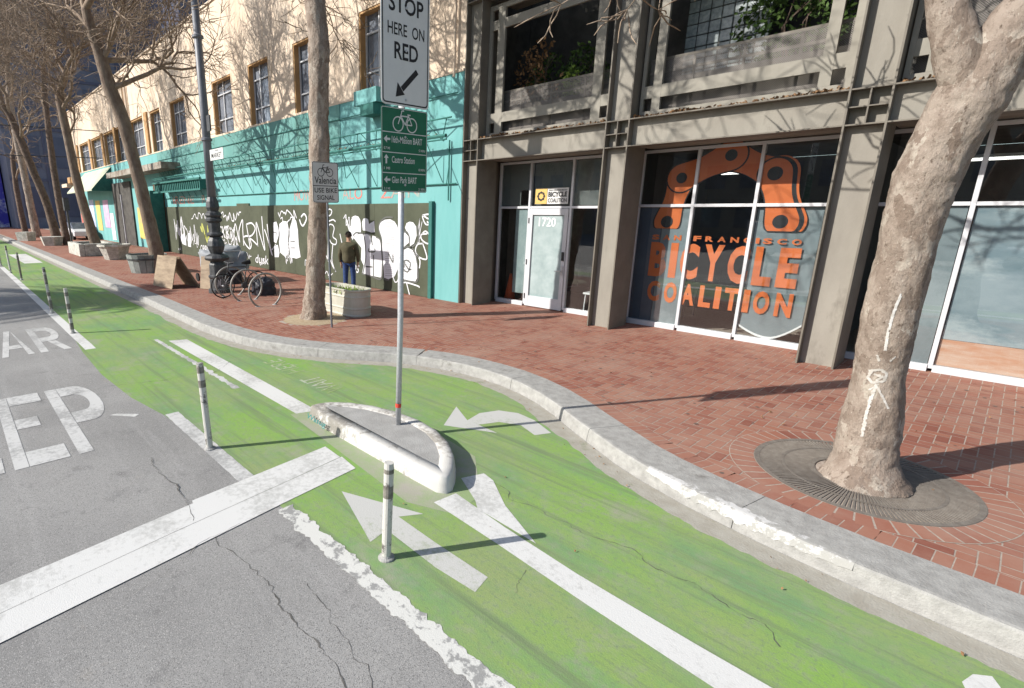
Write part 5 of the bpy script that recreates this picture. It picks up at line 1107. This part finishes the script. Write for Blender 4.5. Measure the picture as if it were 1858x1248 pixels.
def leanpanel(x0,y0,x1,y1,lx,ly,h,m,par):
    mb=MB(); a=Vector((x0,y0,.16));b=Vector((x1,y1,.16)); l=Vector((lx,ly,h)); nrm=(b-a).cross(l).normalized()*.012
    vs=[a-nrm,b-nrm,b-nrm+l,a-nrm+l,a+nrm,b+nrm,b+nrm+l,a+nrm+l]; mb.add(vs,[(0,1,2,3),(7,6,5,4),(0,4,5,1),(1,5,6,2),(2,6,7,3),(3,7,4,0)]); return mb.build('panel',m,par)
leanpanel(-18.0,4.85,-16.75,5.05,-.12,.28,.95,'wood',sb); leanpanel(-17.8,5.75,-16.6,5.85,-.25,-.45,.95,'wood',sb)
b3=leanpanel(-16.3,5.75,-15.85,5.95,-.35,.25,.95,'wood',None); b3.name='loose_board'; b3['label']='tan board leaning against the grey covered pile'; b3['category']='board'
# ------------------------------------------------------------------ planters
def plants(t,c,r,n,seed,m='leafl',z=0):
    q=random.Random(seed); mb=MB()
    for i in range(n):
        a=q.uniform(0,6.28); rr=r*q.random()**.5; p=Vector((c[0]+rr*math.cos(a),c[1]+rr*math.sin(a)*.6,c[2])); tip=p+Vector((q.uniform(-.12,.12),q.uniform(-.12,.12),q.uniform(.04,.16))); w_=Vector((q.uniform(-.02,.02),q.uniform(-.02,.02),0)); mb.add([p-w_,p+w_,tip],[(0,1,2)])
    mb.build('plants',m,t)
tk=thing('steel_tank_planter','long beige ribbed steel tank planter behind the slim tree','planter',(-10.2,6.95,.15))
def stadium(cx,cy,hx,r,n=14): return [(cx+hx+r*math.cos(math.radians(-90+180*k/n)),cy+r*math.sin(math.radians(-90+180*k/n))) for k in range(n+1)]+[(cx-hx+r*math.cos(math.radians(90+180*k/n)),cy+r*math.sin(math.radians(90+180*k/n))) for k in range(n+1)]
tp=[(0,0),(.012,.03),(0,.06),(0,.16),(.012,.19),(0,.22),(0,.42),(.012,.45),(0,.48),(0,.57),(.022,.59),(.022,.62),(-.03,.62),(-.03,.5)]
n=30; vs=[]
for dr_,z in tp: vs+=[(x,y,.15+z) for x,y in stadium(-10.2,6.98,.50,.30+dr_)]
n=len(stadium(0,0,1,1)); fs=[(i*n+k,i*n+(k+1)%n,(i+1)*n+(k+1)%n,(i+1)*n+k) for i in range(len(tp)-1) for k in range(n)]
MB().add(vs,fs).build('tank','tank',tk); MB().sheet(stadium(-10.2,6.98,.5,.275),.66).build('soil','soil',tk); plants(tk,(-10.1,6.98,.66),.6,260,3)
bp=thing('barrel_planter','round weathered grey barrel planter at the foot of the leaning tree','planter',(-22.3,5.9,.15))
bl=MB()
for k in range(18):
    a0=2*math.pi*k/18;a1=a0+2*math.pi/18*.93; P=[(-22.3+r*math.cos(a),5.9+r*math.sin(a)) for r,a in ((.62,a0),(.62,a1),(.56,a1),(.56,a0))]; P2=[(-22.3+r*math.cos(a),5.9+r*math.sin(a)) for r,a in ((.74,a0),(.74,a1),(.68,a1),(.68,a0))]
    bl.add([(x,y,.15) for x,y in P]+[(x,y,.85) for x,y in P2],[(0,3,2,1),(4,5,6,7),(0,1,5,4),(1,2,6,5),(2,3,7,6),(3,0,4,7)])
bl.build('barrel',mat('weathered_planter',(.16,.18,.17),(.30,.33,.31),scale=2),bp); MB().lathe([(.73,.5),(.735,.56)],(-22.3,5.9,.15),24,cap=False).build('hoop','iron',bp); MB().sheet([(-22.3+.66*math.cos(a/12*math.pi),5.9+.66*math.sin(a/12*math.pi)) for a in range(24)],.78).build('soil','soil',bp)
pp_=thing('octagonal_planter','pale concrete octagonal planter with low greenery','planter',(-29.3,6.3,.15))
MB().lathe([(.50,0),(.70,.62),(.78,.64),(.78,.74),(.66,.74),(.64,.6)],(-29.3,6.3,.15),8,cap=False).build('bowl','stone',pp_); MB().sheet([(-29.3+.6*math.cos(a/12*math.pi),6.3+.6*math.sin(a/12*math.pi)) for a in range(24)],.78).build('soil','soil',pp_); plants(pp_,(-29.3,6.3,.78),.6,160,4,'leafg')
sb2=thing('stone_planter','rough pale stone box planter around a leaning trunk','planter',(-33.4,6.0,.15))
vs=[]
bxm=MB()
for a,b,c_,d_ in ((-35.2,-32.0,5.2,5.45),(-35.2,-32.0,6.75,7.0),(-35.2,-34.95,5.46,6.74),(-32.25,-32.0,5.46,6.74)): bxm.box(a,b,c_,d_,.15,.80)
bxm.build('stone_wall','stone',sb2,bevel=.03); MB().box(-34.94,-32.26,5.46,6.74,.15,.6).build('soil','soil',sb2)
fp=thing('stone_planter','small grey stone planter far along beside the leaning trees','planter',(-44,5.6,.15)); MB().lathe([(.6,0),(.75,.6),(.62,.6)],(-44,5.6,.15),6).build('bowl','stone',fp)
fp=thing('stone_planter','farthest pale planter at the kerb by the plaza','planter',(-52,4.9,.15)); MB().lathe([(.6,0),(.7,.7),(.55,.7)],(-52,4.9,.15),4).build('bowl','stone',fp)
# parking pay post
pm=thing('pay_post','slim black post with a box head between the far trees','post',(-40.3,6.2,.15)); MB().tube([(-40.3,6.2,.15),(-40.3,6.2,2.6)],.06,8).build('post','iron',pm); MB().box(-40.5,-40.1,6.05,6.35,2.5,3.3).build('box_head','iron',pm)
# far car
cx=thing('parked_car','white car parked in front of the red shutter','car',(-52.5,8.6,.15))
def carprof(y0,y1,P): return MB().add([(x,y0,z) for x,z in P]+[(x,y1,z) for x,z in P],[tuple(range(len(P)-1,-1,-1)),tuple(range(len(P),2*len(P)))]+[(i,(i+1)%len(P),len(P)+(i+1)%len(P),len(P)+i) for i in range(len(P))])
carprof(8.0,9.6,[(-54.6,.45),(-50.3,.45),(-50.25,.85),(-51.2,1.02),(-54.5,1.05)]).build('body','carwhite',cx,bevel=.06)
carprof(8.1,9.5,[(-54.2,1.05),(-51.5,1.02),(-52.1,1.5),(-53.8,1.55)]).build('cabin','winglass',cx,bevel=.05)
for x in(-53.8,-51.2):
    for y0 in(7.99,9.4): MB().tube([(x,y0,.47),(x,y0+.2,.47)],.32,16).build('wheel','rubber',cx)
# overhead wires
for i,(lab,z,y) in enumerate((('upper trolley wire crossing the far left of the street',8.2,0),('lower trolley wire crossing the far left of the street',6.3,0))):
    MB().tube([(-46,-20,z),(-46,-5,z-.35),(-46,10,z)],.03,5).build('trolley_wire','iron',label=lab,category='wire')
# ------------------------------------------------------------------ person
def skin(name,verts,edges,rad,m,parent,sub=2):
    base=Vector(parent['_o']); me=bpy.data.meshes.new(name); me.from_pydata([tuple(Vector(v)-base) for v in verts],edges,[]); o=bpy.data.objects.new(name,me); col.objects.link(o)
    sk_=o.modifiers.new('s','SKIN'); ss=o.modifiers.new('ss','SUBSURF'); ss.levels=sub; ss.render_levels=sub
    for i,r in enumerate(rad):
        v=me.skin_vertices[0].data[i]; v.radius=r if hasattr(r,'__len__') else (r,r)
    me.skin_vertices[0].data[0].use_root=True
    dg=bpy.context.evaluated_depsgraph_get(); dg.update(); m2=bpy.data.meshes.new_from_object(o.evaluated_get(dg)); bpy.data.objects.remove(o)
    m2.materials.clear(); m2.materials.append(K[m]); m2.polygons.foreach_set('use_smooth',[True]*len(m2.polygons))
    o=bpy.data.objects.new(name,m2); col.objects.link(o); o.parent=parent; o['_o']=tuple(base); return o
ps=thing('person','person in an olive jacket and blue jeans seen from behind by the graffiti wall','person',(-12.75,8.9,.15))
hx,hy=-12.75,8.9
# local frame: facing fw, right side rt
fw=Vector((-.72,.69,0)).normalized(); rt=Vector((fw.y,-fw.x,0)); o0=Vector((hx,hy,.15))
def L(a,b,c): return tuple(o0+rt*a+fw*b+Vector((0,0,c)))
V=[L(0,0,.93),L(0,0,1.15),L(0,.01,1.38),L(0,.0,1.47),L(0,.03,1.55),L(0,.035,1.66)]; E=[(0,1),(1,2),(2,3),(3,4),(4,5)]; Rr=[.13,.13,.14,.055,.065,.085]
for s_ in(-1,1):
    b=len(V); V+=[L(s_*.10,0,.86),L(s_*.11,.02,.48),L(s_*.115,-.02+.02*s_,.10),L(s_*.13,.12,.05)]; E+=[(0,b),(b,b+1),(b+1,b+2),(b+2,b+3)]; Rr+=[.085,.06,.04,.035]
    b=len(V); V+=[L(s_*.19,0,1.38),L(s_*.25,-.01,1.10),L(s_*.25,.08,.86),L(s_*.245,.10,.80)]; E+=[(2,b),(b,b+1),(b+1,b+2),(b+2,b+3)]; Rr+=[.06,.045,.03,.028]
    h_=len(V)-1
    for k,(da,ln) in enumerate(((-.022,.07),(-.007,.08),(.009,.075),(.024,.06))):
        b=len(V); V+=[L(s_*.245+da*.4,.10+da,.765),L(s_*.245+da*.4,.105+da*1.1,.765-ln*.5),L(s_*.235+da*.4,.11+da*1.1,.765-ln)]; E+=[(h_,b),(b,b+1),(b+1,b+2)]; Rr+=[.010,.009,.008]
    b=len(V); V+=[L(s_*.225,.135,.79),L(s_*.215,.15,.755)]; E+=[(h_,b),(b,b+1)]; Rr+=[.011,.009]
skin('body',V,E,Rr,'skin',ps)
fc=MB()
for s_ in(-1,1): fc.lathe([(.004,-.006),(.012,0),(.004,.006)],L(s_*.03,.115,1.665),8)
fc.each('eye','whitev',ps)
er=MB(); [er.tube([L(s_*.083,.02,1.63),L(s_*.092,.02,1.655),L(s_*.085,.022,1.68)],[.008,.016,.010],8) for s_ in(-1,1)]; er.tube([L(0,.12,1.66),L(0,.14,1.63),L(0,.125,1.62)],[.008,.014,.010],8); er.each('ear','skin',ps,smooth=True)
J=[L(0,0,.80),L(0,0,1.05),L(0,.0,1.25),L(0,.01,1.40),L(0,.01,1.49)]; JE=[(0,1),(1,2),(2,3),(3,4)]; JR=[(.20,.21),(.20,.215),(.20,.23),(.16,.19),(.08,.085)]
for s_ in(-1,1):
    b=len(J); J+=[L(s_*.20,0,1.37),L(s_*.265,-.02,1.12),L(s_*.265,.07,.88)]; JE+=[(3,b),(b,b+1),(b+1,b+2)]; JR+=[.088,.072,.052]
skin('jacket',J,JE,JR,'jacket',ps)
Jn=[L(0,0,1.0)]; Je=[]; Jr=[(.16,.17)]
for s_ in(-1,1):
    b=len(Jn); Jn+=[L(s_*.095,0,.84),L(s_*.115,.02,.48),L(s_*.12,0,.10)]; Je+=[(0,b),(b,b+1),(b+1,b+2)]; Jr+=[.105,.08,.066]
skin('jeans',Jn,Je,Jr,'jeans',ps)
for s_ in(-1,1): skin('shoe',[L(s_*.115,-.05,.05),L(s_*.12,.05,.05),L(s_*.135,.17,.04)],[(0,1),(1,2)],[.045,.045,.035],'rubber',ps)
hm=MB(); vs=[];fs=[]
hc=Vector(L(0,.02,1.665))
for j in range(10):
    for i in range(20):
        a=2*math.pi*i/20; b=math.pi/2-j*math.radians(13)
        d=rt*math.cos(a)*math.cos(b)+fw*math.sin(a)*math.cos(b)+Vector((0,0,math.sin(b))); f_=math.sin(a)*math.cos(b)
        if f_>.45 and b<.5: d=d*.9
        vs.append(tuple(hc+Vector((d.x*.098,d.y*.098,d.z*.112)) - fw*.008))
for j in range(9):
    for i in range(20): i2=(i+1)%20; fs.append((j*20+i,(j+1)*20+i,(j+1)*20+i2,j*20+i2))
MB().add(vs,fs).build('hair','hair',ps,smooth=True)
for o in bpy.data.objects:
    if '_o' in o: del o['_o']
